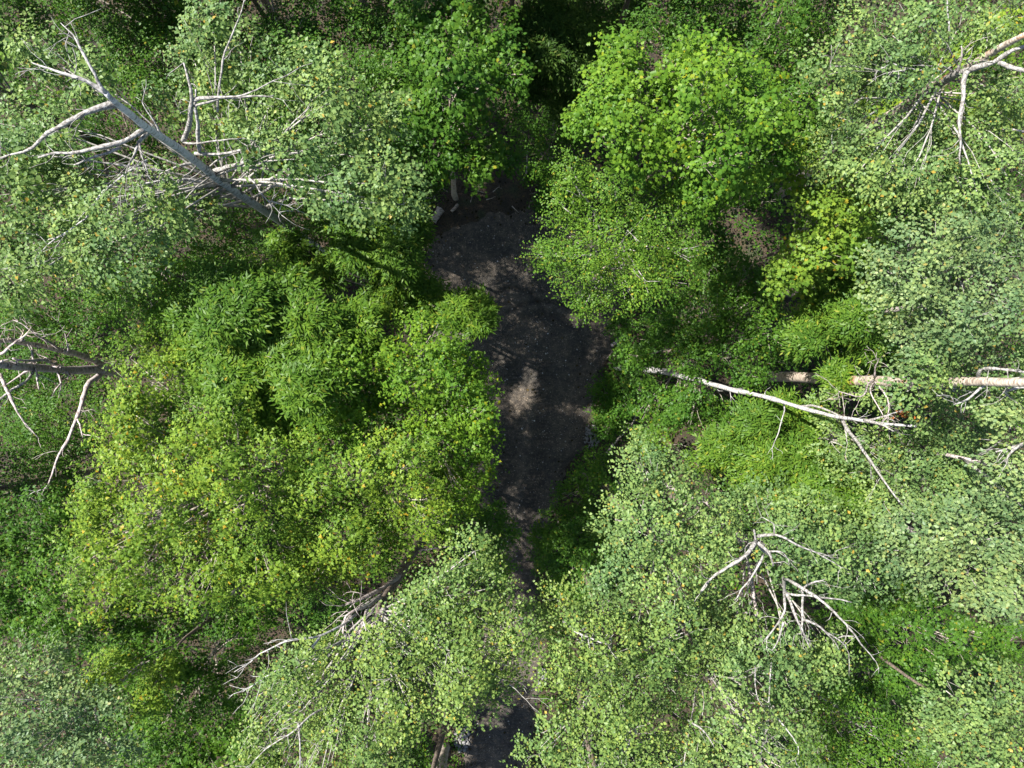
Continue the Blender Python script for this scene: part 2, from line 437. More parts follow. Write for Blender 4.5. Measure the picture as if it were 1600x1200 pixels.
# ================================================================ SETTING
# forest floor: one sheet with gentle humps, out to where nothing is seen
gx = np.linspace(-60, 60, 161); gy = np.linspace(-60, 60, 161)
X, Y = np.meshgrid(gx, gy)
CLEAR = [(690, 372), (722, 350), (762, 334), (800, 340), (868, 328), (925, 370), (966, 440), (964, 490), (958, 525), (945, 565), (934, 610), (926, 655),
         (916, 692), (888, 728), (872, 770), (856, 820), (838, 860), (832, 920), (846, 1000), (842, 1060), (832, 1120), (822, 1200), (818, 1320),
         (722, 1320), (724, 1200), (730, 1140), (742, 1060), (758, 980), (764, 900), (752, 810), (738, 730), (715, 650), (690, 570), (668, 490), (656, 430), (668, 392)]
poly = np.array([at(a, b)[:2] for a, b in CLEAR])
def signed(px, py):
    """distance to the clearing's edge, positive inside"""
    px = np.asarray(px, float); py = np.asarray(py, float)
    best = np.full(px.shape, 1e9); ins = np.zeros(px.shape, bool)
    n = len(poly)
    for i in range(n):
        a = poly[i]; b = poly[(i + 1) % n]
        ab = b - a
        t = np.clip(((px - a[0]) * ab[0] + (py - a[1]) * ab[1]) / (ab @ ab), 0, 1)
        best = np.minimum(best, np.hypot(px - a[0] - t * ab[0], py - a[1] - t * ab[1]))
        cr = ((a[1] > py) != (b[1] > py)) & (px < (b[0] - a[0]) * (py - a[1]) / (b[1] - a[1] + 1e-12) + a[0])
        ins ^= cr
    return np.where(ins, best, -best)
def wob(x, y): return .10 * np.sin(x * 1.7 + 1.3 * np.sin(y * 1.1)) + .08 * np.sin(y * 2.6 + x * .8) + .05 * np.sin(x * 5.1 - y * 4.3)
Zf = -.08 + .06 * wob(X, Y) * 3 * np.clip(-signed(X, Y) / 2, 0, 1)
nx = len(gx); idx = np.arange(nx * nx).reshape(nx, nx)
quads = np.stack([idx[:-1, :-1], idx[:-1, 1:], idx[1:, 1:], idx[1:, :-1]], -1).reshape(-1, 4)
gobj = mesh_obj('ground', np.stack([X, Y, Zf], -1).reshape(-1, 3), quads.ravel(), np.arange(len(quads)) * 4, M['floor'], None, (0, 0, 0), True)
gobj['kind'] = 'structure'; gobj['label'] = 'dark brown forest floor with leaf litter'

# gravel clearing and track, with ruts, cleat marks and a rough rim
lo = poly.min(0) - .8; hi = poly.max(0) + .8
st = .06
ax = np.arange(lo[0], hi[0], st); ay = np.arange(lo[1], hi[1], st)
X, Y = np.meshgrid(ax, ay)
sd = signed(X, Y) + wob(X, Y) * .9 + .05 * np.sin(X * 11 + Y * 3) * np.sin(Y * 9)
keep = sd > -.25
# centre line of the track
cl = np.array([at(a, b)[:2] for a, b in [(812, 430), (822, 520), (830, 600), (828, 660), (818, 720), (808, 780), (800, 850), (797, 930), (795, 1010), (786, 1090), (776, 1160), (770, 1320)]])
cy = Y; cxl = np.interp(-Y, -cl[:, 1], cl[:, 0])
u = X - cxl
cleat = lambda c, wd: np.exp(-((u - c) / wd) ** 4) * (.5 + .5 * np.sign(np.sin(Y * 2 * math.pi / .165 + .6 * np.sin(X * 3)))) * (Y < at(0, 560)[1])
Z = .012 * wob(X * 2, Y * 2) / .1
Z += -.034 * cleat(-.75, .42) - .034 * cleat(.62, .40)
Z += .02 * np.exp(-((u - .0) / .16) ** 2) * (Y < at(0, 560)[1])
# turning marks
for (qx, qy, R, wd) in ((845, 560, 2.1, .28), (850, 570, 2.9, .22), (800, 500, 1.5, .2), (905, 520, 1.6, .22)):
    c = at(qx, qy); rr = np.hypot(X - c[0], Y - c[1]); th = np.arctan2(Y - c[1], X - c[0])
    Z += np.exp(-((rr - R) / wd) ** 2) * np.clip(np.sin(th * 1.0 + .3), 0, 1) * (.075 * np.sin((rr - R) / wd * 2.2))
relief_shade = -Z * 9  # relief shading put into the colour with compacted soil: ruts darker, ridges paler
Z += rng.normal(size=X.shape) * .005
Z = np.where(sd < .18, Z - (np.clip(.18 - sd, 0, 1)) ** 1.3 * .45, Z)
idx = np.arange(X.size).reshape(X.shape)
q = np.stack([idx[:-1, :-1], idx[:-1, 1:], idx[1:, 1:], idx[1:, :-1]], -1)
kq = keep[:-1, :-1] & keep[:-1, 1:] & keep[1:, 1:] & keep[1:, :-1]
q = q[kq]
used = np.unique(q); remap = np.full(X.size, -1); remap[used] = np.arange(len(used))
grv = mesh_obj('gravel_track', np.stack([X, Y, Z], -1).reshape(-1, 3)[used], remap[q].ravel(), np.arange(len(q)) * 4, M['gravel'], None, (0, 0, 0), True)
wa = grv.data.attributes.new('relief_shade', 'FLOAT', 'POINT'); wa.data.foreach_set('value', np.clip(1 - .55 * relief_shade, .6, 1.5).reshape(-1)[used].astype(np.float32))
grv['kind'] = 'structure'; grv['label'] = 'dark grey gravel clearing narrowing to a track'

# loose pale pebbles on the gravel
ico = []
t_ = (1 + 5 ** .5) / 2
ICOV = unit(np.array([(-1, t_, 0), (1, t_, 0), (-1, -t_, 0), (1, -t_, 0), (0, -1, t_), (0, 1, t_), (0, -1, -t_), (0, 1, -t_), (t_, 0, -1), (t_, 0, 1), (-t_, 0, -1), (-t_, 0, 1)], float))
ICOF = [(0, 11, 5), (0, 5, 1), (0, 1, 7), (0, 7, 10), (0, 10, 11), (1, 5, 9), (5, 11, 4), (11, 10, 2), (10, 7, 6), (7, 1, 8), (3, 9, 4), (3, 4, 2), (3, 2, 6), (3, 6, 8), (3, 8, 9), (4, 9, 5), (2, 4, 11), (6, 2, 10), (8, 6, 7), (9, 8, 1)]
def rock_verts(c, s, seed=None):
    a = ICOV * (1 + rng.normal(size=(12, 1)) * .16) * np.array(s)
    th = rng.random() * 6.28; R = np.array([[math.cos(th), -math.sin(th), 0], [math.sin(th), math.cos(th), 0], [0, 0, 1]])
    return a @ R.T + c
g = Geo(); cnt = 0
while cnt < 900:
    x = rng.uniform(lo[0], hi[0]); y = rng.uniform(lo[1], hi[1])
    if signed(np.array([x]), np.array([y]))[0] > .15:
        s = .014 + .03 * rng.random() ** 4
        g.add(rock_verts(np.array([x, y, .01]), (s, s * .8, s * .6)), ICOF); cnt += 1
pb = g.build('loose_pebbles', M['pebble'], None, (0, 0, 0), False)
pb['kind'] = 'stuff'; pb['label'] = 'tiny pale pebbles strewn over the dark gravel'; pb['category'] = 'pebbles'

# leaf litter and undergrowth
n = 20000
x = rng.uniform(-24, 24, n); y = rng.uniform(-19, 19, n)
s = signed(x, y); k = (s < -.05) | ((s < .55) & (rng.random(n) < .45)) | (rng.random(n) < .07); x, y = x[k], y[k]
P = np.stack([x, y, np.where(signed(x, y) > -.2, .015, -.02) + rng.random(len(x)) * .06], 1)
o = leaves_mesh('leaf_litter', P, unit(rng.normal(size=P.shape) * np.array([1, 1, .2])), np.array([0, 0, 1.0]) + rng.normal(size=P.shape) * .35, .07 + .08 * rng.random(len(P)), BROAD, M['litter'])
o['kind'] = 'stuff'; o['label'] = 'brown fallen leaves covering the forest floor'; o['category'] = 'leaf litter'
n = 30000
x = rng.uniform(-28, 28, n); y = rng.uniform(-23, 23, n)
s = signed(x, y)
dens_n = np.sin(x * .9 + 2 * np.sin(y * .5)) * np.sin(y * .8 + 1.5 * np.sin(x * .4 + 1))
k = (s < -.1) & (dens_n > -.85)
bare_spots = [(490, 460, 50), (470, 380, 40), (420, 1030, 50), (1340, 1010, 60), (880, 220, 60), (1010, 300, 40), (740, 300, 100), (990, 740, 50), (1080, 700, 50), (985, 600, 35), (1210, 470, 60), (680, 330, 60)]
for (bx, by, br) in bare_spots:
    c = at(bx, by); k &= ~((np.hypot(x - c[0], y - c[1]) < br * H / F) & (rng.random(n) < .88))
x, y = x[k], y[k]
hgt = .25 + 2.6 * rng.random(len(x)) ** 1.8 * np.clip((-signed(x, y) - .4) / 1.5, .25, 1)
Ps, Ds, Ns, Ss = [], [], [], []
for j in range(8):
    a = rng.random(len(x)) * 6.28
    d = np.stack([np.cos(a), np.sin(a), -.1 + .3 * rng.normal(size=len(x))], 1)
    Ps.append(np.stack([x, y, hgt], 1) + d * (.05 + .2 * rng.random((len(x), 1))) - np.array([0, 0, .3]) * rng.random((len(x), 1)))
    Ds.append(d); Ns.append(np.array([0, 0, 1.0]) + rng.normal(size=d.shape) * .35 + d * .3); Ss.append(.09 + .08 * rng.random(len(x)))
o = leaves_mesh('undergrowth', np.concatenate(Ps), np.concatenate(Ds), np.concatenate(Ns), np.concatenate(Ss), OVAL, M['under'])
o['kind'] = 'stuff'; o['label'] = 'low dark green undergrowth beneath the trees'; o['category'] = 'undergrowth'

# ================================================================ TREES
# ---- pale aspen with the long leaning-out trunk, white limbs showing
e = tree('aspen_tree', 'tall aspen whose grey trunk and white limbs fork widely through thin pale leaves', 'poplar', 'poplar',
     [(330, 40, 50), (300, 92, 30), (372, 74, 40), (340, 118, 32), (440, 128, 40), (482, 118, 38), (520, 152, 38), (560, 188, 36), (604, 176, 34), (500, 200, 38),
      (430, 184, 30), (392, 224, 28), (462, 246, 36), (540, 238, 34), (584, 256, 28), (92, 110, 28), (58, 78, 26), (150, 126, 24), (38, 186, 36), (90, 196, 30),
      (18, 240, 34), (60, 236, 30), (18, 300, 38), (70, 292, 34), (112, 268, 30), (58, 340, 40), (28, 384, 40), (100, 378, 42), (150, 356, 38), (204, 330, 36),
      (190, 398, 42), (140, 418, 36), (62, 428, 30), (252, 306, 30), (250, 352, 28), (304, 330, 26), (20, 448, 32),
      (520, 300, 38), (568, 306, 34), (604, 284, 28), (630, 318, 24), (272, 158, 20), (340, 190, 20), (130, 320, 30)],
     13.9, 'aspen', 'ptwig', (250, 250), .15, dens=.9, twigs=3, dome=.4, lsize=1.12,
     trunk_pts=[(530, 414, .01), (512, 402, 2), (440, 347, 7.5), (345, 285, 12.2), (283, 232, 14.4), (226, 198, 15.9), (186, 166, 16.9), (165, 145, 17.3)])
W = M['white']; A = M['aspen']
bare(e, [(184, 164, 16.9), (150, 170, 17.1), (115, 183, 17.2), (60, 215, 17), (0, 247, 16.5)], .085, .02, W, twigs=6)
bare(e, [(168, 147, 17.2), (135, 124, 17.4), (95, 114, 17.5), (50, 98, 17.4)], .06, .012, A, twigs=5)
bare(e, [(165, 145, 17.3), (145, 108, 17.6), (120, 60, 17.7), (95, 36, 17.6)], .04, .010, A, twigs=5)
bare(e, [(286, 220, 14.3), (300, 186, 14.9), (302, 152, 15.3), (294, 126, 15.5), (287, 98, 15.6)], .07, .018, W, twigs=3)
bare(e, [(302, 156, 15.2), (318, 154, 15.3), (360, 155, 15.4), (392, 150, 15.4), (428, 149, 15.3)], .05, .014, W, twigs=4)
bare(e, [(303, 166, 15.1), (330, 158, 15.3), (352, 150, 15.4), (385, 148, 15.6), (440, 122, 15.6), (470, 105, 15.5)], .035, .010, W, twigs=4)
bare(e, [(312, 238, 13.9), (311, 200, 14.4), (305, 170, 14.8), (306, 140, 15.2)], .055, .03, A, twigs=1)
bare(e, [(286, 222, 14.3), (318, 223, 14.5), (352, 218, 14.7), (390, 214, 14.7)], .03, .010, W, twigs=4)
bare(e, [(305, 240, 13.8), (338, 243, 14), (376, 234, 14.2), (402, 229, 14.2), (440, 215, 14.2)], .05, .014, W, twigs=5)
bare(e, [(335, 268, 12.7), (352, 260, 13), (380, 254, 13.4), (430, 243, 13.8), (482, 238, 14), (540, 214, 14.2)], .075, .014, W, twigs=6)
bare(e, [(372, 258, 13.2), (420, 264, 13.4), (470, 270, 13.6), (500, 284, 13.7)], .04, .010, W, twigs=5)
bare(e, [(352, 298, 11.7), (322, 286, 12.4), (282, 280, 12.9), (255, 279, 13.2), (210, 290, 13.3)], .065, .014, A, twigs=5)
bare(e, [(304, 254, 13.5), (276, 259, 13.8), (250, 272, 13.9)], .05, .014, W, twigs=4)
bare(e, [(234, 204, 15.6), (216, 220, 15.8), (206, 250, 15.8), (195, 278, 15.6)], .055, .012, W, twigs=8, tl=.8)
bare(e, [(216, 220, 15.8), (224, 250, 15.7), (232, 272, 15.6)], .03, .010, W, twigs=5)
bare(e, [(250, 210, 15.2), (240, 188, 15.5), (222, 160, 15.6)], .03, .008, A, twigs=2)
bare(e, [(228, 202, 15.8), (188, 226, 16), (140, 232, 16.1), (96, 238, 16), (60, 246, 15.9)], .06, .02, W, twigs=5)
bare(e, [(188, 230, 15.9), (150, 243, 15.9), (116, 258, 15.8)], .04, .014, W, twigs=3)
bare(e, [(385, 275, 13.3), (402, 290, 13.4), (420, 316, 13.4), (440, 336, 13.3)], .028, .008, A, twigs=5)
bare(e, [(420, 314, 13.4), (450, 320, 13.4), (468, 330, 13.3)], .018, .006, A, twigs=3)
bare(e, [(230, 250, 14.6), (150, 300, 15), (140, 345, 14.8), (92, 370, 14.6), (60, 396, 14.4)], .03, .010, A, twigs=5)
bare(e, [(430, 236, 14), (445, 208, 14.2), (470, 182, 14.3), (484, 162, 14.3)], .03, .010, W, twigs=3)
bare(e, [(340, 175, 14.9), (345, 90, 15.5), (366, 40, 15.5), (384, -10, 15.3)], .03, .010, W, twigs=3)
bare(e, [(160, 240, 13.2), (165, 262, 13), (172, 292, 12.6)], .05, .04, M['brown'], twigs=0)

# ---- olive understory below the aspen
tree('understory_tree', 'small olive green tree low behind the aspen limbs at the picture corner', 'fine', 'fine',
     [(250, 90, 45), (205, 60, 45), (228, 136, 38), (175, 20, 42), (262, 40, 34), (190, 100, 30), (30, 30, 40), (90, 30, 34), (240, 10, 34)], 11.2, 'brown', dens=1.2, dome=1.0)
tree('understory_tree', 'dark small-leaved tree under the aspen between its two lowest limbs', 'fine', 'fine',
     [(150, 280, 40), (220, 240, 40), (110, 330, 40), (280, 300, 40), (380, 330, 44), (430, 360, 40), (330, 410, 40), (470, 330, 38), (60, 270, 44), (120, 230, 36), (280, 385, 40), (350, 385, 34), (200, 440, 36), (30, 160, 40), (100, 150, 36), (20, 90, 40), (150, 190, 34), (150, 60, 34), (30, 380, 40), (120, 400, 40)], 7.0, 'brown', dens=.6, dome=.6)

tree('understory_tree', 'mid green small-leaved tree seen through the fork of the upright aspen limb', 'fine', 'fine',
     [(345, 92, 36), (330, 150, 34), (310, 40, 34), (384, 140, 32), (290, 110, 30), (400, 190, 32), (440, 280, 34), (410, 250, 32), (350, 225, 28), (470, 320, 26)], 10.2, 'brown', dens=1.2, dome=.4)
# ---- fine leaved trees along the top edge
tree('leafy_tree', 'small-leaved green tree at the top edge beside the aspen crown', 'fine', 'fine',
     [(455, 70, 50), (520, 40, 50), (582, 76, 50), (482, 112, 42), (556, 140, 44), (620, 30, 44), (560, 10, 44), (610, 130, 40), (640, 170, 34), (620, 220, 30), (450, 20, 30), (520, 190, 40), (470, 165, 38), (565, 215, 36), (500, 235, 34), (410, 112, 36), (418, 62, 30), (395, 165, 34), (370, 30, 30), (360, 110, 30)], 10.2, 'twig', dens=1.0, dome=1.5, lsize=1.05)
tree('maple_tree', 'green maple whose drooping lobes hang over the dark head of the clearing', 'maple', 'maple_g',
     [(650, 60, 36), (702, 40, 40), (690, 100, 38), (640, 120, 34), (742, 78, 34), (772, 44, 26), (782, 100, 32), (803, 114, 18), (742, 130, 34), (702, 152, 34),
      (722, 190, 34), (664, 180, 34), (688, 214, 30), (684, 244, 18), (752, 236, 26), (786, 250, 20), (742, 262, 13), (604, 130, 36), (610, 60, 34), (660, 10, 40), (725, 8, 30), (640, 215, 22)],
     11.5, 'tan', 'twig', (705, 130), .13, dens=1.05, dome=2.2, lsize=.9, trunk_pts=[(712, 310, .01), (708, 288, 2.5), (703, 255, 5), (702, 200, 8), (704, 150, 10.5)])
tree('ash_tree', 'dim green feather-leaved ash in shade between the two maples', 'ash', 'ash_shaded',
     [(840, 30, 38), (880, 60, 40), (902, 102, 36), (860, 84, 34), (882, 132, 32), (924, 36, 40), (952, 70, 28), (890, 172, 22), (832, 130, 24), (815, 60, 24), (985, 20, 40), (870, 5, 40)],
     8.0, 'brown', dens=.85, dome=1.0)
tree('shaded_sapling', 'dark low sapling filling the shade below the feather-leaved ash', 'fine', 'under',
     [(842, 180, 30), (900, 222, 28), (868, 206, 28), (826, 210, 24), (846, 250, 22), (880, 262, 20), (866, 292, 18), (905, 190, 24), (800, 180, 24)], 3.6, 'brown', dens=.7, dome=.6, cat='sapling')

# ---- bright maple and birch at the right of the clearing
tree('maple_tree', 'brightest lime green maple, its crown reaching over the clearing from above', 'maple', 'maple_b',
     [(970, 82, 26), (982, 112, 24), (946, 130, 22), (936, 184, 22), (912, 190, 12), (962, 160, 28), (1000, 150, 32), (1002, 200, 36), (1050, 110, 38), (1042, 160, 38),
      (1092, 92, 34), (1100, 142, 40), (1150, 152, 40), (1132, 112, 34), (1180, 132, 32), (1062, 210, 40), (1112, 202, 40), (1162, 210, 36), (1192, 180, 32), (1200, 248, 28),
      (1120, 258, 36), (1150, 288, 28), (1062, 258, 36), (1002, 244, 32), (962, 220, 28), (1222, 226, 24), (1095, 300, 24)],
     14.0, 'brown', 'twig', (1085, 180), .17, dens=.95, dome=2.6, lsize=.80, scale_r=.92, rough=1.25)
tree('birch_tree', 'fresh green small-leaved birch leaning over the gravel at the clearing edge', 'fine', 'fine_y',
     [(900, 288, 28), (880, 322, 24), (932, 330, 36), (890, 368, 28), (868, 400, 16), (846, 401, 9), (922, 398, 36), (902, 440, 22), (916, 472, 13), (962, 300, 36), (982, 358, 40),
      (962, 420, 32), (1012, 320, 40), (1022, 400, 40), (1010, 438, 28), (1050, 350, 36), (1072, 388, 32), (1060, 428, 30), (1082, 322, 28), (952, 456, 22), (892, 262, 14), (985, 455, 20)],
     12.2, 'tan', 'ptwig', (985, 360), .13, dens=1.25, dome=1.6, twigs=4, lsize=.82)
tree('maple_tree', 'small shaded green maple under the lime maple beside a dark gap', 'maple', 'maple_g',
     [(1122, 300, 30), (1172, 276, 28), (1190, 304, 28), (1098, 340, 28), (1100, 300, 26), (1130, 410, 26), (1108, 380, 28)], 6.0, 'brown', 'twig', dens=.85, dome=1.0, lsize=.9)
tree('maple_tree', 'slim yellow-tipped maple standing right beside the dark gap with a fallen log', 'maple', 'maple_y',
     [(1242, 252, 28), (1262, 286, 28), (1302, 310, 34), (1322, 294, 24), (1282, 340, 34), (1310, 360, 34), (1270, 380, 34), (1292, 402, 34), (1250, 412, 26), (1230, 434, 16), (1332, 400, 28), (1270, 440, 18), (1340, 340, 28), (1355, 372, 24)],
     10.6, 'brown', 'twig', dens=.9, dome=1.6, lsize=.9)
tree('leafy_tree', 'olive green broad crown at the top edge above the lime maple', 'fine', 'fine',
     [(1090, 30, 40), (1140, 20, 40), (1080, 66, 30), (1192, 60, 42), (1222, 20, 42), (1232, 110, 40), (1200, 110, 34), (1270, 60, 36), (1262, 160, 36), (1282, 200, 32), (1252, 200, 32), (1040, 30, 34), (1000, 45, 26), (1225, 170, 26), (1290, 20, 36)],
     10.5, 'brown', 'twig', dens=1.0, dome=1.2, lsize=1.15)

# ---- poplar in the upper corner with the white forked limb
e = tree('poplar_tree', 'tall poplar in the upper corner with thick grey trunk and bleached forked limb', 'poplar', 'poplar',
     [(1300, 100, 38), (1342, 140, 42), (1382, 100, 40), (1330, 58, 38), (1400, 50, 42), (1438, 98, 34), (1310, 180, 34), (1302, 230, 36), (1350, 208, 38), (1402, 224, 38),
      (1440, 204, 34), (1470, 272, 42), (1420, 280, 38), (1462, 226, 30), (1532, 300, 38), (1560, 222, 42), (1580, 272, 38), (1560, 168, 34), (1452, 28, 38), (1502, 40, 34), (1540, 130, 24),
      (1590, 150, 34), (1590, 20, 36), (1380, 290, 32), (1350, 260, 32), (1482, 320, 36), (1540, 350, 36), (1592, 340, 34), (1545, 50, 26), (1530, 215, 26)],
     13.2, 'tan', 'ptwig', (1440, 170), .20, dens=.85, twigs=4, dome=.8, lsize=1.05,
     trunk_pts=[(1215, 306, .01), (1365, 200, 8), (1420, 163, 10), (1475, 127, 11.9), (1540, 90, 13.6), (1610, 50, 15)])
bare(e, [(1468, 132, 12), (1490, 116, 13), (1525, 106, 13.8), (1562, 94, 14.2), (1610, 70, 14.6)], .11, .05, W, twigs=2)
bare(e, [(1512, 112, 13.6), (1504, 132, 13.9), (1507, 152, 14), (1498, 200, 14), (1500, 256, 13.8)], .075, .02, W, twigs=5)
bare(e, [(1560, 98, 14.2), (1582, 106, 14.4), (1620, 116, 14.5)], .06, .05, W)
bare(e, [(1495, 116, 13.2), (1504, 92, 13.6), (1502, 72, 13.8)], .04, .015, M['grey'], twigs=2)
bare(e, [(1470, 112, 13), (1420, 107, 13.2), (1385, 94, 13.2)], .035, .012, A, twigs=4)
bare(e, [(1425, 107, 13.2), (1396, 112, 13.2)], .02, .01, A, twigs=2)
bare(e, [(1430, 160, 11), (1437, 188, 12.6), (1420, 206, 12.8)], .035, .012, W, twigs=3)
bare(e, [(1370, 172, 11.5), (1335, 190, 12.6), (1302, 205, 12.8)], .03, .010, A, twigs=4)
bare(e, [(1600, 206, 12), (1545, 198, 12), (1590, 245, 12)], .03, .012, M['grey'], twigs=2)
bare(e, [(1484, 60, 13), (1478, 10, 13.3), (1480, -10, 13.3)], .03, .012, A, twigs=2)
tree('yellow_sapling', 'vivid yellow-green sapling beneath the upper corner poplar trunk', 'maple', 'maple_y',
     [(1562, 62, 30), (1530, 80, 26), (1584, 170, 30), (1560, 40, 22), (1450, 90, 24), (1595, 100, 30), (1500, 180, 28), (1440, 150, 24), (1380, 160, 24)], 8.0, 'brown', 'twig', dens=.8, dome=.5, cat='sapling', lsize=.9)
tree('leafy_tree', 'mid green tree in the dip between upper corner poplar and grey poplar', 'fine', 'fine',
     [(1360, 330, 36), (1420, 330, 36), (1390, 380, 34), (1350, 430, 34), (1480, 300, 34), (1560, 320, 34), (1520, 260, 36), (1360, 300, 30), (1330, 240, 34), (1330, 460, 26), (1470, 180, 34), (1360, 120, 34)], 8.5, 'brown', dens=.8, dome=.6)

# ---- green maple understory right of the clearing
tree('maple_tree', 'dense mid green maple standing between the birch and the leaning bare stem', 'small_maple', 'maple_g',
     [(1032, 482, 30), (1060, 502, 34), (1100, 480, 40), (1142, 470, 36), (1182, 482, 32), (1202, 520, 32), (1150, 520, 38), (1100, 530, 40), (1050, 540, 34), (1012, 516, 24), (994, 556, 16),
      (1080, 560, 24), (1132, 560, 26), (1182, 562, 28), (1226, 552, 22), (1086, 640, 30), (1046, 634, 26), (1130, 648, 26), (1172, 586, 18), (1132, 440, 34), (1162, 432, 30), (1192, 452, 26), (1100, 432, 30),
      (1010, 640, 22), (1060, 650, 26), (1100, 655, 24)],
     7.2, 'brown', 'twig', (1110, 530), .12, dens=1.0, dome=1.4)
tree('ash_tree', 'bright green feather-leaved ash above the thick horizontal-looking poplar trunk', 'ash', 'ash_b',
     [(1340, 500, 30), (1362, 536, 26), (1322, 536, 24), (1282, 500, 28), (1302, 470, 24), (1372, 480, 24), (1290, 448, 22), (1312, 590, 14), (1345, 455, 24), (1260, 530, 20), (1380, 560, 20)], 9.2, 'brown', 'twig', dens=1.0, dome=1.0)

# ---- pale grey poplar at the right edge, and the thick trunk
tree('poplar_tree', 'grey-green poplar crown with pale twigs above the thick trunk at the edge', 'poplar', 'poplar_g',
     [(1390, 422, 32), (1422, 388, 36), (1462, 380, 40), (1512, 370, 40), (1562, 390, 40), (1592, 430, 36), (1402, 462, 36), (1452, 432, 40), (1502, 432, 40), (1552, 452, 38), (1412, 508, 36),
      (1462, 490, 38), (1512, 500, 38), (1562, 512, 36), (1594, 490, 34), (1442, 542, 30), (1500, 546, 32)],
     15.0, 'aspen', 'ptwig', (1600, 440), .16, dens=.85, dome=1.0, twigs=5)
e = tree('poplar_tree', 'poplar showing its thick pale tan trunk through the leaves', 'poplar', 'poplar',
     [(1480, 560, 26), (1545, 618, 26), (1592, 628, 32), (1452, 572, 22), (1598, 570, 24), (1640, 590, 50), (1680, 640, 50), (1660, 540, 50), (1420, 612, 24)],
     14.6, 'tan', 'white', (1600, 597), .21, dens=.8, dome=.6, twigs=4,
     trunk_pts=[(1160, 586, .01), (1240, 588, 5), (1320, 594, 8.9), (1400, 598, 11.7), (1480, 596, 13.8), (1600, 598, 16.2), (1660, 600, 16.8)])
bare(e, [(1366, 594, 10.8), (1354, 604, 11.4), (1350, 622, 11.8), (1322, 615, 12), (1310, 612, 12)], .035, .010, M['grey'], twigs=6, tl=.7)
bare(e, [(1366, 596, 10.8), (1382, 610, 11.3), (1390, 640, 11.6), (1384, 655, 11.6)], .035, .010, M['grey'], twigs=5, tl=.7)
bare(e, [(1366, 596, 10.8), (1356, 610, 11.3), (1372, 636, 11.6), (1380, 650, 11.6)], .03, .010, M['grey'], twigs=4, tl=.6)
bare(e, [(1366, 590, 10.8), (1368, 570, 11.3), (1374, 560, 11.5)], .03, .010, M['grey'], twigs=4)
bare(e, [(1530, 596, 14.7), (1528, 572, 15.2), (1560, 576, 15.6), (1610, 582, 15.8)], .05, .02, W, twigs=3)
bare(e, [(1540, 600, 14.8), (1508, 628, 15), (1490, 632, 15.1)], .035, .012, A, twigs=4)
bare(e, [(1610, 604, 15.5), (1560, 610, 15.2), (1600, 640, 15)], .04, .012, W, twigs=4)

# ---- leaning bare stem
e = thing('leaning_dead_tree', 'slender bleached bare stem leaning out from the clearing edge and forking', 'dead tree', at(962, 576, 0))
bare(e, [(962, 576, 0), (1000, 578, 3.2), (1060, 588, 5.9), (1100, 596, 7.2), (1130, 604, 8.0), (1180, 616, 9.1), (1240, 634, 10.2), (1300, 651, 11.2), (1345, 657, 11.9), (1400, 664, 12.8), (1432, 666, 13.2)], .13, .03, M['aspen'], sides=9, twigs=5, name='trunk', amp=.03)
bare(e, [(1316, 655, 11.2), (1326, 676, 11.8), (1346, 702, 12.5), (1372, 738, 13.0), (1400, 778, 13.3), (1432, 806, 13.5)], .06, .012, W, twigs=5)
bare(e, [(1318, 658, 11.2), (1322, 676, 11.4), (1324, 692, 11.4)], .03, .012, W, twigs=2)
bare(e, [(1248, 636, 9.9), (1268, 631, 10.4), (1290, 640, 10.9), (1312, 652, 11.3)], .04, .03, W)
bare(e, [(1330, 656, 11.6), (1366, 656, 12.2), (1396, 645, 12.6), (1412, 640, 12.7)], .045, .012, W, twigs=4)
bare(e, [(1350, 656, 12), (1376, 662, 12.5), (1386, 668, 12.6), (1396, 674, 12.6)], .05, .02, W, twigs=3)
bare(e, [(1225, 630, 9.5), (1226, 645, 9.8), (1218, 668, 10), (1208, 694, 10), (1206, 706, 9.9)], .025, .008, A, twigs=3)
bare(e, [(1110, 599, 6.6), (1124, 614, 6.8), (1130, 628, 6.8)], .018, .006, M['twig'])
n_ = 34
P = at(1411, 645, 12.6) + rng.normal(size=(n_, 3)) * np.array([.11, .07, .06])
o = leaves_mesh('withered_leaf_cluster', P, unit(rng.normal(size=P.shape)), np.array([0, 0, 1.]) + rng.normal(size=P.shape) * .5, .09 + .05 * rng.random(n_), OVAL, M['dead_leaf'], e)
o['kind'] = 'stuff'; o['label'] = 'withered rust red leaves'

tree('poplar_tree', 'pale poplar crown around the tip of the leaning bare stem', 'poplar', 'poplar',
     [(1442, 620, 30), (1462, 660, 36), (1512, 650, 36), (1432, 700, 36), (1472, 722, 40), (1532, 712, 36), (1402, 738, 36), (1452, 772, 40), (1512, 772, 40), (1560, 760, 36), (1362, 706, 28), (1342, 732, 30), (1384, 786, 30), (1300, 690, 22), (1372, 616, 20), (1290, 640, 20), (1595, 760, 34), (1335, 690, 22)],
     10.4, 'aspen', 'ptwig', (1490, 725), .14, dens=.95, dome=.6, twigs=5)
e = tree('poplar_tree', 'pale poplar at the picture edge with a bleached forked twig below the thick trunk', 'poplar', 'poplar_g',
     [(1585, 660, 22), (1640, 690, 50), (1640, 760, 50), (1592, 790, 36), (1660, 840, 50), (1580, 735, 22)], 15.0, 'aspen', 'white', (1640, 740), .14, dens=.85, dome=.6, twigs=3)
bare(e, [(1640, 680, 15), (1600, 692, 15.2), (1580, 700, 15.2), (1556, 706, 15.1)], .05, .02, W, twigs=3)
bare(e, [(1592, 696, 15.2), (1578, 708, 15.3), (1570, 722, 15.2)], .04, .018, W, twigs=2)
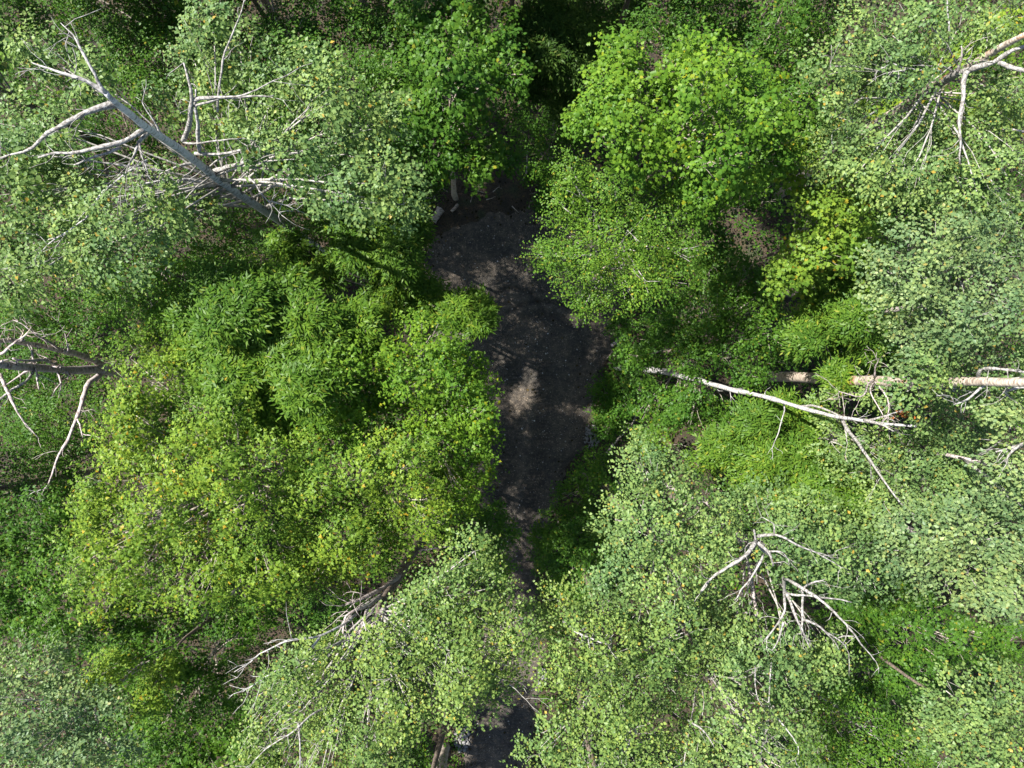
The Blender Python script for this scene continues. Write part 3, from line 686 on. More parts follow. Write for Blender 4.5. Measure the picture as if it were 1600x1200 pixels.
tree('ash_tree', 'bright feather-leaved ash below the leaning bare stem', 'ash', 'ash_b',
     [(1182, 660, 30), (1222, 680, 32), (1262, 660, 30), (1150, 690, 30), (1202, 720, 32), (1252, 720, 32), (1292, 724, 30), (1120, 702, 24), (1172, 752, 30), (1232, 760, 30), (1282, 762, 30), (1340, 772, 26), (1372, 806, 30), (1312, 800, 26), (1220, 640, 20)],
     8.6, 'brown', 'twig', dens=.9, dome=1.0)

# ---- lower right poplars
tree('poplar_tree', 'pale poplar crown nearest the track on its stony side', 'poplar', 'poplar',
     [(1002, 790, 32), (962, 812, 26), (1040, 772, 32), (1022, 832, 38), (972, 860, 32), (1070, 812, 38), (1062, 860, 40), (1012, 890, 38), (962, 912, 36), (1100, 782, 30), (1120, 832, 36), (1112, 880, 38), (1062, 922, 40), (1010, 950, 36), (1110, 935, 34), (1010, 735, 24), (1040, 735, 20), (1000, 710, 16)],
     14.2, 'brown', 'ptwig', (1060, 880), .17, dens=1.0, dome=1.6, twigs=5, lsize=.9)
e = tree('poplar_tree', 'poplar topped by two sprays of bone-white bare limbs', 'poplar', 'poplar',
     [(1160, 800, 30), (1202, 782, 26), (1250, 800, 32), (1292, 822, 32), (1330, 842, 32), (1242, 842, 24), (1300, 872, 32), (1340, 892, 32), (1272, 886, 24), (1222, 885, 18), (1150, 955, 26), (1182, 1020, 30), (1230, 1010, 24), (1292, 1020, 30), (1130, 850, 22), (1262, 1050, 30), (1140, 1010, 24), (1222, 820, 22), (1300, 905, 20), (1365, 900, 24)],
     13.6, 'brown', 'ptwig', (1240, 900), .18, dens=.9, dome=.8, twigs=3)
bare(e, [(1215, 880, 13), (1190, 862, 14.4), (1182, 846, 15), (1178, 828, 15.2)], 0.053, 0.024, W, twigs=2)
bare(e, [(1181, 847, 15), (1172, 862, 15.2), (1152, 878, 15.3), (1122, 895, 15.3), (1104, 912, 15.2), (1095, 924, 15.1)], 0.053, 0.024, W, twigs=2)
bare(e, [(1184, 838, 15), (1204, 835, 15.2), (1226, 839, 15.3), (1250, 854, 15.3), (1280, 864, 15.2), (1304, 874, 15.1)], 0.041, 0.011, W, twigs=3)
bare(e, [(1262, 858, 15.2), (1290, 872, 15.2), (1314, 886, 15.1)], 0.019, 0.008, W, twigs=2)
bare(e, [(1184, 848, 15), (1198, 860, 15.1), (1205, 868, 15.1), (1208, 884, 15)], 0.045, 0.024, W, twigs=1)
bare(e, [(1200, 862, 15.1), (1212, 861, 15.3), (1222, 862, 15.3), (1230, 872, 15.2)], 0.026, 0.011, W, twigs=3)
bare(e, [(1192, 868, 14.8), (1182, 888, 15), (1162, 915, 15.1), (1148, 938, 15)], 0.034, 0.013, W, twigs=3)
bare(e, [(1210, 836, 15.2), (1212, 815, 15.3), (1190, 808, 15.2)], 0.022, 0.008, W, twigs=3)
bare(e, [(1222, 895, 13.4), (1226, 925, 14.9), (1229, 950, 15.2), (1216, 974, 15.3), (1193, 1002, 15.2)], 0.045, 0.016, W, twigs=3)
bare(e, [(1224, 972, 15.2), (1218, 992, 15.2), (1206, 1016, 15.1)], 0.030, 0.011, W, twigs=1)
bare(e, [(1228, 926, 14.9), (1238, 952, 15.2), (1250, 978, 15.3), (1256, 990, 15.3), (1266, 1012, 15.2)], 0.041, 0.016, W, twigs=4)
bare(e, [(1228, 926, 14.9), (1250, 930, 15.2), (1290, 936, 15.3), (1330, 941, 15.3)], 0.030, 0.016, W, twigs=2)
bare(e, [(1252, 918, 14.8), (1253, 945, 15.2), (1254, 975, 15.3), (1253, 990, 15.2)], 0.034, 0.020, W, twigs=2)
bare(e, [(1226, 905, 14.4), (1252, 919, 15.2), (1290, 942, 15.5), (1316, 968, 15.6), (1340, 998, 15.6), (1366, 1032, 15.5)], 0.045, 0.013, W, twigs=4)
bare(e, [(1255, 968, 15.3), (1264, 969, 15.4), (1286, 985, 15.4), (1310, 998, 15.4), (1324, 1011, 15.3)], 0.034, 0.011, W, twigs=2)
bare(e, [(1288, 986, 15.4), (1304, 1000, 15.4), (1311, 1016, 15.3)], 0.019, 0.008, W, twigs=1)
bare(e, [(1334, 994, 15.6), (1322, 993, 15.6), (1310, 996, 15.5)], 0.019, 0.012, W)
bare(e, [(1252, 920, 15), (1260, 914, 15.3), (1280, 908, 15.4), (1290, 904, 15.4)], 0.030, 0.011, W, twigs=3)
e = thing('dead_snag', 'dark dead spindly stem beside the bone-white limbs', 'dead tree', at(1150, 826, 11) * np.array([1, 1, 0]))
bare(e, [(1018, 742, 0), (1090, 782, 6), (1150, 824, 10.5), (1158, 850, 11.2), (1172, 890, 11.8), (1178, 935, 12.4), (1186, 985, 12.9), (1190, 1004, 13)], .10, .03, M['grey'], sides=8, twigs=14, tl=.7, name='trunk', amp=.03)
bare(e, [(1168, 880, 11.6), (1170, 850, 11.9), (1160, 830, 12)], .03, .01, M['grey'], twigs=3)
bare(e, [(1178, 930, 12.3), (1166, 960, 12.6), (1150, 1000, 12.7), (1140, 1018, 12.7)], .03, .01, A, twigs=4)

e = tree('poplar_tree', 'wide pale poplar over the track mouth at the lower edge', 'poplar', 'poplar_y',
     [(942, 952, 32), (892, 962, 30), (870, 936, 16), (902, 1002, 36), (952, 1012, 40), (1012, 1012, 40), (1072, 992, 40), (1060, 1052, 40), (992, 1062, 38), (932, 1052, 34), (880, 1050, 22), (912, 1102, 34), (962, 1102, 38), (870, 1152, 32), (842, 1182, 24), (922, 1162, 40), (982, 1152, 40), (1040, 1122, 40), (850, 980, 16), (1040, 1180, 38), (980, 1200, 38), (900, 1210, 36)],
     14.2, 'brown', 'ptwig', (990, 1100), .18, dens=.95, dome=1.2, twigs=5, lsize=.9)
bare(e, [(880, 972, 13.5), (905, 992, 14), (955, 1008, 14.2)], .04, .02, A, twigs=5)
bare(e, [(1000, 1130, 14), (985, 1160, 14.4), (955, 1185, 14.5), (920, 1205, 14.4)], .05, .02, W, twigs=5)
e = tree('poplar_tree', 'pale poplar at the lower edge below the bone-white limbs', 'poplar', 'poplar',
     [(1110, 1062, 38), (1170, 1062, 38), (1230, 1060, 30), (1100, 1122, 40), (1160, 1122, 40), (1120, 1182, 40), (1190, 1172, 38), (1232, 1122, 32), (1070, 1200, 30), (1120, 1010, 30), (1240, 1200, 36)],
     14.0, 'brown', 'ptwig', (1150, 1110), .16, dens=.95, dome=.8, twigs=5, lsize=.95)
bare(e, [(1130, 1120, 13.6), (1160, 1136, 14.4), (1190, 1165, 14.6), (1225, 1200, 14.6)], .035, .014, W, twigs=6, tl=.8)
bare(e, [(1075, 1125, 13.8), (1100, 1140, 14.4), (1115, 1165, 14.5)], .03, .012, W, twigs=3)
bare(e, [(1180, 1040, 14.2), (1178, 1065, 14.6), (1185, 1095, 14.7)], .02, .010, W, twigs=2)
bare(e, [(1205, 1035, 14.2), (1200, 1100, 14.6), (1195, 1150, 14.6)], .02, .010, W, twigs=2)
bare(e, [(1196, 1102, 14.4), (1260, 1175, 14.6), (1235, 1190, 14.6)], .02, .010, A, twigs=2)
tree('poplar_tree', 'broad grey-green poplar crown at the edge opposite the dead fork', 'poplar', 'poplar_g',
     [(1422, 832, 36), (1462, 862, 40), (1502, 832, 40), (1552, 832, 40), (1582, 882, 40), (1532, 892, 40), (1482, 912, 36), (1432, 892, 30), (1596, 834, 34), (1400, 862, 26), (1594, 932, 30), (1552, 942, 28), (1640, 870, 50), (1510, 800, 30)],
     14.8, 'aspen', 'ptwig', (1600, 900), .16, dens=1.0, dome=1.0, twigs=4)
tree('maple_tree', 'shaded green maple in the hollow below the broad grey-green poplar', 'small_maple', 'maple_g',
     [(1382, 950, 34), (1422, 980, 34), (1462, 960, 34), (1352, 1012, 34), (1402, 1042, 38), (1322, 1082, 36), (1362, 1100, 34), (1502, 1000, 34), (1542, 1020, 34), (1440, 1050, 30), (1400, 930, 26), (1480, 1040, 28), (1300, 960, 30), (1340, 960, 26), (1590, 1000, 34), (1300, 1050, 30), (1400, 1100, 30), (1380, 840, 30), (1350, 800, 28), (1420, 790, 26)],
     5.6, 'brown', 'twig', dens=.85, dome=.6, lsize=1.2)
tree('poplar_tree', 'round pale crown in the lower corner lit fully by sun', 'poplar', 'poplar',
     [(1482, 1082, 36), (1522, 1112, 40), (1562, 1082, 38), (1502, 1152, 40), (1562, 1152, 40), (1592, 1120, 34), (1452, 1122, 30), (1540, 1192, 36), (1600, 1190, 36), (1480, 1190, 34), (1640, 1130, 50)],
     13.4, 'brown', 'ptwig', (1640, 1215), .09, dens=1.0, dome=1.0, twigs=4)
tree('leafy_tree', 'mid green small-leaved tree at the lower edge before the round pale crown', 'fine', 'fine_y',
     [(1302, 1122, 36), (1352, 1142, 36), (1282, 1172, 36), (1342, 1192, 34), (1410, 1160, 34), (1262, 1130, 26), (1440, 1200, 30), (1390, 1190, 30)], 10.0, 'brown', 'ptwig', dens=.95, dome=.8)

# ---- bottom centre poplar
e = tree('poplar_tree', 'warm pale poplar over the lower track with rough brown trunk bending outward', 'poplar', 'poplar_y',
     [(742, 862, 19), (722, 892, 28), (696, 922, 32), (668, 948, 20), (762, 922, 32), (742, 952, 36), (792, 952, 30), (682, 972, 36), (640, 980, 26), (590, 1010, 30), (632, 1012, 36), (702, 1020, 40), (762, 1000, 36), (812, 982, 24), (802, 1020, 22), (560, 1044, 36),
      (612, 1062, 36), (672, 1070, 38), (728, 1058, 28), (502, 1018, 32), (472, 1044, 32), (512, 1072, 36), (440, 1064, 26), (422, 1102, 32), (472, 1112, 36), (532, 1122, 36), (592, 1112, 36), (638, 1120, 26), (402, 1152, 32), (452, 1162, 36), (512, 1172, 36), (572, 1172, 36),
      (616, 1165, 22), (392, 1192, 28), (760, 1088, 16), (782, 1068, 16), (716, 1100, 14), (500, 1210, 40), (580, 1210, 36)],
     14.6, 'brown', 'ptwig', (620, 1040), .22, dens=1.0, dome=1.2, twigs=5, lsize=.88,
     trunk_pts=[(670, 823, .01), (650, 858, 4), (630, 890, 7.5), (612, 916, 9.6), (600, 936, 10.8), (590, 960, 12.2)])
bare(e, [(624, 898, 8.6), (596, 920, 10.4), (566, 936, 11.2), (540, 944, 11.6)], .10, .03, M['grey'], twigs=6, tl=.6)
bare(e, [(600, 934, 10.8), (576, 952, 12.8), (556, 952, 13.3), (536, 966, 13.5), (536, 990, 13.6)], .06, .02, M['grey'], twigs=10, tl=.7)
bare(e, [(576, 952, 12.8), (566, 972, 13.6), (572, 980, 13.8)], .05, .03, M['grey'], twigs=5)
bare(e, [(556, 960, 13.3), (500, 996, 14.4), (455, 1000, 14.6), (425, 1012, 14.7), (400, 1025, 14.7), (366, 1050, 14.6)], .035, .010, A, twigs=6, tl=.6)
bare(e, [(500, 996, 14.4), (460, 1035, 14.9), (420, 1055, 14.9), (380, 1080, 14.8)], .035, .010, A, twigs=5)
bare(e, [(520, 1100, 14.2), (470, 1130, 15), (420, 1165, 15), (395, 1190, 14.9)], .03, .010, W, twigs=6)
bare(e, [(466, 1130, 14.9), (470, 1170, 15), (468, 1205, 14.9)], .03, .012, W, twigs=3)
bare(e, [(640, 1060, 14.4), (690, 1068, 14.8), (706, 1080, 14.7)], .03, .010, W, twigs=3)
bare(e, [(735, 1035, 14), (770, 1052, 14.2), (800, 1072, 14.1), (820, 1092, 14)], .02, .010, M['ptwig'], twigs=4)
bare(e, [(650, 862, 4.4), (690, 856, 6), (725, 856, 6.5)], .035, .012, M['grey'], twigs=5)

# ---- the big yellow-green maple group on the other side
tree('maple_tree', 'widest crown, a yellow-green maple with autumn tips covering the slope', 'small_maple', 'maple_y',
     [(202, 720, 40), (152, 772, 36), (252, 742, 40), (302, 722, 40), (352, 742, 40), (182, 822, 40), (242, 802, 40), (302, 792, 40), (362, 802, 40), (422, 792, 40), (472, 812, 36), (132, 852, 34), (192, 882, 40), (252, 862, 40), (312, 862, 40), (372, 862, 40), (432, 852, 40), (490, 862, 36),
      (252, 922, 34), (312, 922, 34), (162, 932, 34), (372, 910, 34), (200, 560, 26), (230, 600, 36), (196, 640, 26), (252, 542, 34), (292, 582, 38), (252, 662, 40), (312, 642, 40), (190, 692, 32), (362, 692, 40), (422, 722, 40), (420, 900, 28), (160, 800, 30), (130, 890, 26), (360, 640, 34), (455, 770, 32), (450, 890, 30), (480, 790, 28), (322, 592, 36), (346, 548, 32), (300, 690, 34)],
     13.2, 'brown', 'twig', (330, 770), .22, dens=1.18, dome=2.2, lsize=.95, rough=.75)
tree('maple_tree', 'bright yellow-green maple between the widest crown and the track', 'small_maple', 'maple_y',
     [(520, 782, 38), (572, 792, 38), (562, 742, 36), (612, 762, 36), (642, 722, 36), (602, 702, 36), (662, 782, 34), (622, 822, 34), (576, 862, 28), (672, 812, 26), (532, 900, 32), (472, 902, 30), (540, 842, 36), (480, 722, 38), (500, 760, 30), (700, 760, 26)],
     12.4, 'brown', 'twig', (570, 780), .15, dens=1.25, dome=1.4, lsize=.95)
tree('maple_tree', 'fresh green maple with lobes overhanging the middle of the track', 'small_maple', 'maple_b',
     [(702, 740, 28), (730, 702, 24), (744, 652, 24), (750, 612, 20), (692, 690, 32), (662, 652, 36), (702, 622, 30), (722, 780, 20), (682, 580, 34), (642, 602, 36), (602, 652, 36), (592, 592, 36), (588, 556, 28), (636, 532, 30), (672, 524, 26), (694, 556, 26), (542, 562, 36), (562, 612, 36), (522, 622, 36), (472, 622, 36), (432, 662, 36), (532, 672, 38), (750, 680, 16), (756, 732, 16), (480, 670, 34), (716, 602, 22), (728, 566, 16), (735, 640, 18), (700, 650, 26), (650, 690, 28), (560, 660, 30), (395, 602, 34), (350, 575, 30), (455, 645, 30), (410, 560, 28)],
     11.4, 'brown', 'twig', (610, 620), .15, dens=1.2, dome=1.8)
tree('birch_tree', 'sunny small-leaved birch at the upper rim of the widest crown', 'fine', 'fine_y',
     [(222, 502, 32), (272, 492, 36), (232, 462, 32), (302, 522, 34), (190, 470, 26), (280, 440, 28), (170, 440, 26), (300, 470, 28), (250, 425, 26)], 11.5, 'tan', 'twig', dens=1.0, dome=.8, lsize=1.05)
tree('ash_tree', 'deep green feather-leaved ash rising amid the yellow-green maples', 'ash', 'ash',
     [(382, 482, 36), (422, 522, 40), (382, 542, 38), (462, 562, 38), (432, 602, 34), (502, 542, 34), (342, 562, 34), (362, 602, 34), (482, 502, 34), (342, 502, 30), (392, 442, 30), (332, 442, 28), (450, 452, 26), (512, 590, 30), (400, 640, 26), (306, 490, 28), (312, 545, 28), (522, 508, 30), (545, 535, 26), (470, 615, 28), (440, 560, 30), (400, 500, 30), (560, 505, 22)],
     12.9, 'brown', 'twig', (420, 530), .13, dens=.9, dome=1.0, rough=.55, scale_r=1.2)
tree('ash_tree', 'green feather-leaved ash with one arm reaching over the clearing gravel', 'ash', 'ash',
     [(592, 402, 32), (622, 432, 30), (602, 472, 30), (642, 462, 26), (666, 458, 18), (690, 488, 16), (712, 486, 13), (738, 478, 14), (750, 490, 11), (742, 502, 8), (512, 425, 18), (552, 392, 28), (602, 362, 28), (640, 362, 26), (642, 336, 14), (626, 400, 24), (450, 390, 24), (530, 340, 26), (480, 420, 22)],
     9.4, 'brown', 'twig', (590, 430), .12, dens=.95, dome=1.2)
tree('leafy_tree', 'grey-green small-leaved tree between the aspen and the clearing head', 'fine', 'fine',
     [(622, 296, 30), (650, 286, 20), (642, 326, 26), (600, 330, 30), (560, 340, 30), (670, 292, 12), (510, 350, 28), (590, 260, 28), (620, 250, 24), (560, 280, 30), (500, 310, 30), (540, 312, 34), (580, 372, 30), (520, 372, 28), (600, 300, 30)], 8.2, 'brown', 'twig', dens=.9, dome=.8)

# ---- dead tree at the left edge
e = thing('dead_tree', 'grey leafless dead tree, snapped and forked into crooked limbs', 'dead tree', at(165, 575, 8) * np.array([1, 1, 0]))
c = at(165, 576, 8)
g = Geo(); tube(g, refine([c * np.array([1, 1, 0]), c * np.array([1, 1, .5]), c, c + np.array([0, 0, .25])], 2, .02), .24, .20, 10, .04); g.build('trunk', M['tan'], e)
G = M['grey']
bare(e, [(166, 577, 7.9), (130, 576, 9), (90, 573, 10.2), (50, 572, 11.4), (0, 569, 12.7), (-70, 566, 14)], .16, .09, G, sides=9, twigs=10, tl=.7)
bare(e, [(164, 572, 8), (148, 564, 8.6), (110, 552, 9.6), (60, 540, 10.8), (0, 533, 12), (-60, 530, 13)], .12, .06, M['tan'], sides=8, twigs=5, tl=.6)
bare(e, [(160, 580, 8), (148, 592, 8.5), (134, 602, 8.8), (128, 630, 9.2), (118, 660, 9.4), (104, 695, 9.5), (88, 718, 9.5), (78, 748, 9.4), (66, 772, 9.2)], .10, .02, G, sides=8, twigs=4, tl=.6)
bare(e, [(121, 655, 9.4), (126, 672, 9.7), (130, 684, 9.7)], .03, .012, G)
bare(e, [(127, 676, 9.6), (142, 680, 9.8), (158, 685, 9.8)], .02, .008, G)
bare(e, [(75, 762, 9.3), (50, 768, 9.5), (36, 782, 9.4)], .018, .006, A, twigs=6)
bare(e, [(0, 585, 12.4), (10, 610, 12.6), (24, 635, 12.7), (36, 662, 12.6), (60, 684, 12.5)], .06, .012, G, twigs=4)
bare(e, [(56, 578, 11.3), (44, 596, 12), (14, 612, 12.3), (-10, 632, 12.4)], .045, .03, W, twigs=3)
bare(e, [(56, 574, 11.3), (58, 590, 11.8), (61, 608, 11.9)], .035, .02, G, twigs=2)
bare(e, [(104, 550, 9.8), (107, 536, 10.4), (101, 520, 10.6)], .03, .012, G, twigs=3)
bare(e, [(92, 546, 10), (70, 530, 10.8), (44, 514, 11.2), (20, 500, 11.3)], .04, .012, G, twigs=9, tl=.6)
bare(e, [(-10, 560, 12.6), (10, 548, 13), (26, 530, 13.1), (44, 520, 13.1)], .05, .015, G, twigs=5)
bare(e, [(88, 568, 10.4), (70, 562, 11), (50, 563, 11.4), (20, 560, 12)], .05, .03, G, twigs=4)

# ---- darker growth along the left edge
tree('leafy_tree', 'dim green tree behind the grey dead limbs', 'fine', 'fine',
     [(60, 482, 40), (30, 520, 38), (100, 520, 36), (20, 620, 38), (60, 600, 34), (130, 480, 30), (80, 560, 34), (110, 620, 26), (20, 570, 36), (150, 530, 24), (140, 590, 24), (150, 640, 24), (60, 640, 34), (10, 470, 34), (170, 480, 24)], 7.2, 'brown', dens=.85, dome=.5)
tree('leafy_tree', 'shaded green tree below the dead tree where its lowest limb ends', 'fine', 'fine',
     [(80, 662, 36), (40, 702, 38), (100, 722, 32), (60, 762, 38), (20, 782, 38), (130, 690, 22), (30, 660, 34), (-10, 730, 40), (100, 780, 26)], 7.6, 'brown', dens=.9, dome=.5)
tree('maple_tree', 'plain green maple at the picture edge below the shaded trees', 'small_maple', 'maple_g',
     [(42, 852, 40), (82, 902, 38), (32, 932, 40), (90, 822, 34), (100, 960, 34), (60, 1000, 36), (20, 880, 38), (10, 830, 36), (20, 990, 38), (120, 1000, 30), (-20, 930, 44), (60, 800, 30)], 10.2, 'brown', 'twig', dens=1.0, dome=.8)
tree('maple_tree', 'dark green maple in shade below the widest crown', 'small_maple', 'maple_g',
     [(202, 962, 36), (262, 972, 36), (322, 972, 36), (382, 952, 32), (202, 1022, 36), (162, 1002, 32), (252, 1032, 36), (182, 1072, 32), (232, 1092, 36), (292, 1082, 36), (332, 1042, 32), (362, 1000, 28), (352, 1112, 30), (302, 1142, 36), (242, 1152, 36), (200, 1130, 34), (262, 1192, 36), (322, 1192, 36), (360, 1160, 30), (420, 950, 28), (210, 1190, 30)],
     7.8, 'brown', 'twig', dens=.95, dome=1.0, lsize=1.1)
tree('yellow_sapling', 'two-tufted yellow sapling poking from the dark green maple', 'small_maple', 'maple_y',
     [(172, 1046, 20), (160, 1062, 18), (262, 1040, 16), (250, 1056, 12), (228, 1100, 14)], 11.0, 'brown', 'twig', dens=1.0, dome=.2, cat='sapling')
tree('poplar_tree', 'frosty grey-green poplar in the lower corner', 'poplar', 'poplar_g',
     [(32, 1052, 36), (82, 1046, 34), (42, 1112, 40), (102, 1102, 40), (152, 1122, 34), (62, 1172, 40), (132, 1172, 40), (180, 1182, 28), (10, 1170, 40), (100, 1210, 40), (-20, 1090, 44)],
     14.2, 'aspen', 'ptwig', (30, 1190), .15, dens=.95, dome=.8, twigs=3)
tree('leafy_tree', 'dark leafy tree low in the gap beside the warm pale poplar', 'fine', 'fine',
     [(402, 1020, 26), (440, 1040, 24), (410, 960, 28), (470, 960, 28), (520, 960, 26), (480, 1010, 26), (350, 1080, 28), (540, 990, 26), (640, 1160, 24), (600, 1190, 26), (660, 1190, 20), (380, 1130, 26)], 6.5, 'brown', dens=.7, dome=.3)

# ---- shrubs by the track
tree('shrub', 'rounded bright green shrub beside the track below the pile of pale stones', 'small_maple', 'maple_g',
     [(922, 746, 28), (900, 776, 28), (948, 760, 18), (938, 722, 18), (916, 800, 20)], 3.4, 'brown', 'twig', dens=1.2, dome=.7, cat='shrub', trunk_r=.05)
tree('shrub', 'dark green shrub hugging the narrow part of the track', 'small_maple', 'maple_g',
     [(872, 814, 22), (902, 832, 30), (940, 822, 28), (872, 860, 28), (912, 880, 30), (862, 902, 22), (848, 870, 16), (932, 860, 28), (890, 905, 24), (845, 840, 10)], 3.6, 'brown', 'twig', dens=1.2, dome=.8, cat='shrub', trunk_r=.05)
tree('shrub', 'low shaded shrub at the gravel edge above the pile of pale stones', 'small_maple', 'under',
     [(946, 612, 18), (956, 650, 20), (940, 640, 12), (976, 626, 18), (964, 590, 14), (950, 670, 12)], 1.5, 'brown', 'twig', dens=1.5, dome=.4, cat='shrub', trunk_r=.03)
tree('shrub', 'small leafy shrub at the foot of the leaning bare stem', 'small_maple', 'maple_g',
     [(985, 560, 18), (992, 600, 20), (972, 545, 12), (1004, 582, 14), (968, 506, 8)], 3.2, 'brown', 'twig', dens=1.2, dome=.7, cat='shrub', trunk_r=.03)
tree('shrub', 'shaded green shrub overhanging the track from under the bright maple', 'small_maple', 'maple_g',
     [(768, 832, 24), (752, 868, 26), (790, 842, 16), (780, 888, 20), (770, 806, 16), (738, 820, 24), (720, 850, 26), (700, 800, 26), (775, 915, 14)], 5.4, 'brown', 'twig', dens=1.0, dome=.9, cat='shrub', trunk_r=.05)
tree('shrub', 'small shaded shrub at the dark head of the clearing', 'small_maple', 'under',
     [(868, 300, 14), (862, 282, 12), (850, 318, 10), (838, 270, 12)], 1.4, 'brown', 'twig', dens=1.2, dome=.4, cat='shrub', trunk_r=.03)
tree('shrub', 'sunlit shrub between the stony track edge and the fallen logs', 'small_maple', 'fine_y',
     [(1002, 690, 16), (1028, 690, 16), (1016, 704, 14), (1120, 708, 16), (1090, 720, 12)], 3.0, 'brown', 'twig', dens=1.0, dome=.3, cat='shrub', trunk_r=.04)


# ---- the forest going on beyond the picture, mostly unseen, added to block the sun
for k, (px, py, zz, R_, sp, lf, lab) in enumerate([
    (300, -150, 13.0, 150, 'fine', 'fine', 'leafy tree beyond the top edge above the aspen crown'),
    (90, -170, 14.0, 140, 'poplar', 'poplar', 'poplar beyond the top edge at the corner with the aspen'),
    (540, -140, 10.5, 110, 'fine', 'fine', 'leafy tree beyond the top edge above the small-leaved tree'),
    (800, -150, 11.5, 130, 'fine', 'maple_g', 'maple beyond the top edge above the dim ash'),
    (1040, -170, 13.0, 140, 'fine', 'fine', 'leafy tree beyond the top edge above the lime maple'),
    (1330, -160, 12.5, 150, 'fine', 'fine', 'leafy tree beyond the top edge before the upper corner'),
    (150, -75, 12.5, 105, 'fine', 'fine', 'leafy tree whose rim just shows at the top edge over the aspen tip'),
    (-140, 60, 14.0, 140, 'poplar', 'poplar', 'poplar beyond the picture side level with the aspen top'),
    (-190, 330, 9.5, 130, 'fine', 'fine', 'leafy tree beyond the picture side level with the dead tree'),
    (-170, 800, 11.5, 150, 'fine', 'maple_g', 'maple beyond the picture side level with the widest crown'),
    (340, 1300, 12.0, 130, 'fine', 'fine', 'leafy tree beyond the bottom edge below the warm pale poplar'),
    (640, 1360, 12.0, 130, 'fine', 'fine', 'leafy tree beyond the bottom edge beside the track'),
    (960, 1360, 12.5, 140, 'fine', 'fine', 'leafy tree beyond the bottom edge across the track'),
    (1290, 1350, 12.5, 140, 'fine', 'fine', 'leafy tree beyond the bottom edge near the lower corner'),
    (420, -360, 15.0, 170, 'fine', 'fine', 'tall leafy tree farther beyond the top edge'),
    (150, -400, 15.0, 170, 'fine', 'fine', 'tall leafy tree farthest beyond the top corner')]):
    ms = [(px, py, R_ * .4)]
    for j in range(11):
        a = j * 2.4; d = R_ * .8 * math.sqrt((j + 1) / 11)
        ms.append((px + math.cos(a) * d, py + math.sin(a) * d, R_ * .33))
    tree('forest_tree', lab, sp, lf, ms, zz, 'brown', 'twig', (px, py), .17, dens=.9 if px == 150 and py == -75 else .42, dome=2.5, lsize=1.3 if px == 150 and py == -75 else 2.3, twigs=0)

# ================================================================ THINGS ON THE GROUND
def stone_pile(label, spots, zbase=.0):
    c0 = at(*spots[0][:2], 0)
    e = thing('stone_pile', label, 'stone pile', c0)
    base = []
    for k in range(5):
        v = rock_verts(np.zeros(3), (1, .85, .7)); gg = Geo(); gg.add(v, ICOF)
        ob = gg.build('stone', M['stone'], e, None, False); base.append(ob)
    first = set()
    for i, (px, py, s, z) in enumerate(spots):
        k = i % 5
        if k in first:
            ob = base[k].copy(); col.objects.link(ob); ob.parent = e
        else:
            ob = base[k]; first.add(k)
            me = ob.data; co = np.empty(len(me.vertices) * 3, np.float32); me.vertices.foreach_get('co', co)
            co = (co.reshape(-1, 3) + np.array(e.location)).astype(np.float32); me.vertices.foreach_set('co', co.ravel()); me.update()
        p = at(px, py, z) - c0
        ob.location = tuple(p); ob.scale = (s, s * rng.uniform(.7, 1.1), s * rng.uniform(.6, .9)); ob.rotation_euler = tuple(rng.uniform(-.5, .5, 2)) + (rng.uniform(0, 6.28),)
    return e
def heap(cx, cy, rx, ry, n, s0, s1, ztop):
    outl = []
    for i in range(n):
        a = rng.random() * 6.28; d = math.sqrt(rng.random())
        outl.append((cx + math.cos(a) * rx * d, cy + math.sin(a) * ry * d, rng.uniform(s0, s1), .04 + ztop * (1 - d) * rng.random()))
    return outl
stone_pile('heap of small pale stones on the gravel rim beside the shrub', heap(924, 682, 13, 18, 90, .035, .075, .2))
stone_pile('scatter of pale stones at the foot of the trunk near the lower edge', heap(722, 1152, 12, 24, 110, .04, .10, .2))
stone_pile('few grey stones half hidden under leaves beside the lower track', heap(846, 1058, 8, 16, 36, .04, .09, .2))

def log(name, label, pts, r0, r1, mat, cat, twigs=0, tl=.5, sides=9):
    e = thing(name, label, cat, at(pts[0][0], pts[0][1], 0))
    o = bare(e, pts, r0, r1, M[mat], sides=sides, twigs=twigs, tl=tl, name='stem', amp=.03, knots=.07)
    return e
def split_log(label, a, b, wd, th):
    A_, B_ = at(*a), at(*b); d = unit(B_ - A_); s = np.array([-d[1], d[0], 0])
    g = Geo(); n = 6; prof = [(-.5, 0), (-.42, .62), (-.1, 1), (.3, .9), (.5, .35), (.45, 0)]
    V = []
    for i in range(n):
        p = A_ + (B_ - A_) * i / (n - 1); k = 1 + rng.normal() * .08
        for (u_, v_) in prof: V.append(p + s * u_ * wd * k + np.array([0, 0, v_ * th * k + .0]) + rng.normal(size=3) * .012)
    m = len(prof); Fc = [(i * m + j, i * m + (j + 1) % m, (i + 1) * m + (j + 1) % m, (i + 1) * m + j) for i in range(n - 1) for j in range(m)]
    Fc += [tuple(range(m))[::-1], tuple((n - 1) * m + j for j in range(m))]
    g.add(V, Fc)
    o = g.build('split_log', M['cutwood'], None, tuple(A_), False)
    o['label'] = label; o['category'] = 'log'
    return o
split_log('short weathered split log lying at the dark head of the clearing', (676, 346, .02), (690, 327, .05), .34, .22)
split_log('narrow pale split stick beside the short weathered log', (705, 331, .02), (716, 320, .04), .12, .10)
split_log('pale board-like scrap under leaves above the short weathered log', (660, 309, .02), (680, 308, .04), .12, .08)
log('fallen_branch', 'forked dry branch lying across the top rim of the gravel', [(840, 342, .06), (850, 338, .12), (862, 341, .08), (872, 340, .06)], .045, .02, 'cutwood', 'branch', 2, .4, 6)
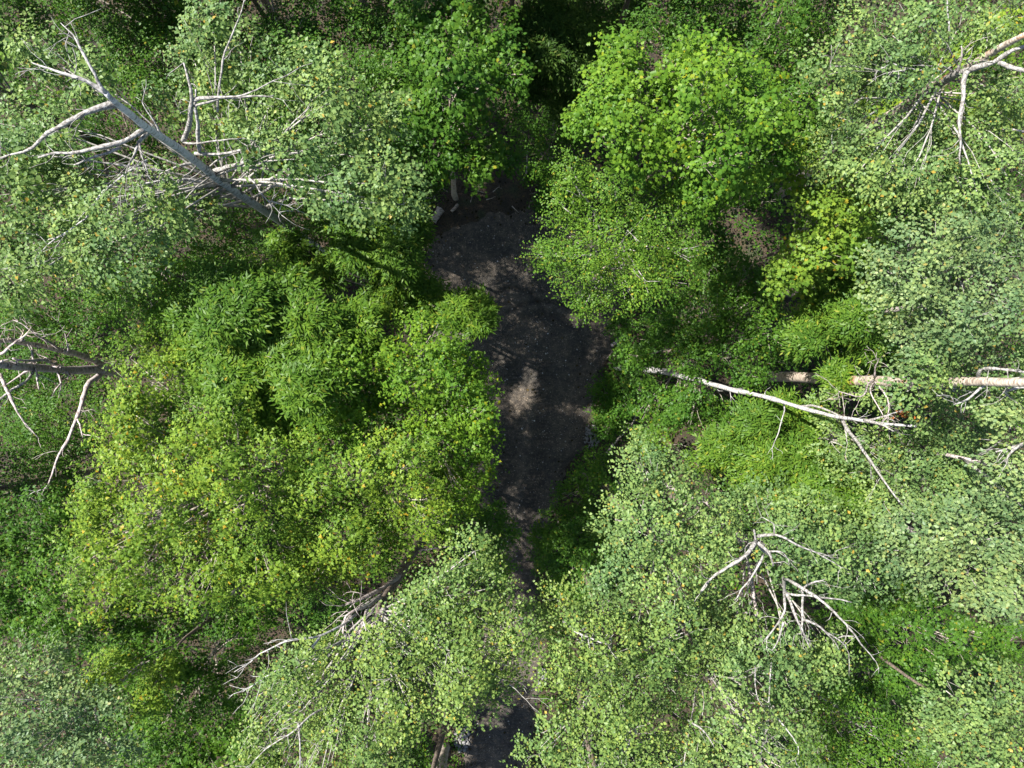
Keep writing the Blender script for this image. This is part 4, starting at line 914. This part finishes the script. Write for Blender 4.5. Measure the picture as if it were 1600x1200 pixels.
log('fallen_branch', 'long brown fallen branch slanting over litter beside the stone heap', [(944, 712, .1), (962, 690, .35), (980, 670, .6), (996, 651, .7), (985, 645, .7), (978, 640, .6)], .06, .03, 'twig', 'branch', 10, .8, 7)
log('fallen_log', 'rotting brown log in the dark gap between the maples', [(1204, 458, .4), (1250, 460, .5), (1290, 458, .5)], .17, .12, 'brown', 'log')
log('fallen_log', 'reddish rotten log below the green maple, upper of two', [(1090, 663, .3), (1112, 672, .35), (1138, 688, .3)], .17, .13, 'rotten', 'log')
log('fallen_log', 'reddish rotten log running under the sunlit shrub, lower of two', [(1034, 692, .25), (1062, 708, .3), (1092, 734, .25)], .24, .18, 'rotten', 'log')
log('broken_stump', 'grey broken stump standing in litter by the rounded shrub', [(966, 768, .0), (968, 763, .5), (967, 756, .95)], .20, .17, 'grey', 'stump')
log('broken_stump', 'low grey root stump at the gravel edge by the leaning stem', [(956, 540, .05), (966, 534, .25), (972, 530, .3)], .10, .05, 'grey', 'stump', 4, .4)
log('dead_snag', 'pale bare trunk rising beside the track at the lower edge', [(697, 1166, .0), (692, 1190, 2.0), (686, 1225, 4.5), (676, 1275, 7)], .22, .14, 'tan', 'dead tree')
log('dead_snag', 'thin brown trunk in the dark gap under the warm pale poplar', [(664, 1120, .0), (660, 1145, 2.2), (652, 1185, 5), (645, 1230, 7)], .14, .09, 'brown', 'dead tree')
log('dead_snag', 'slim pale pole in the shade under the drooping maple lobe', [(733, 268, .0), (728, 252, 1.5), (722, 232, 3)], .05, .03, 'tan', 'dead tree')
log('dead_snag', 'slim dark pole in the shade at the clearing head', [(818, 280, .0), (822, 258, 2), (824, 236, 3.4)], .05, .03, 'grey', 'dead tree')
stick_n = [(700, 300), (745, 298), (770, 300), (760, 312), (720, 262), (842, 298), (826, 325), (690, 292), (735, 316), (800, 322), (982, 640), (1002, 655), (960, 735), (985, 716), (1000, 746), (975, 780), (1015, 660), (990, 690), (948, 560), (962, 568), (972, 574), (978, 560)]
names = ['top litter', 'gravel rim']
for i, (px, py) in enumerate(stick_n):
    a = rng.random() * 6.28; l = rng.uniform(8, 16)
    head = py < 400
    e = log('twig', 'thin dry twig lying in brown litter ' + ('at the dark clearing head' if head else 'between the shrubs beside the gravel'),
            [(px, py, .05), (px + math.cos(a) * l * .5, py + math.sin(a) * l * .5, .12), (px + math.cos(a) * l, py + math.sin(a) * l, .06)], .022, .010, 'cutwood', 'twig', 1, .25, 5)
    e['group'] = 'dry twigs at the clearing head' if head else 'dry twigs beside the gravel'
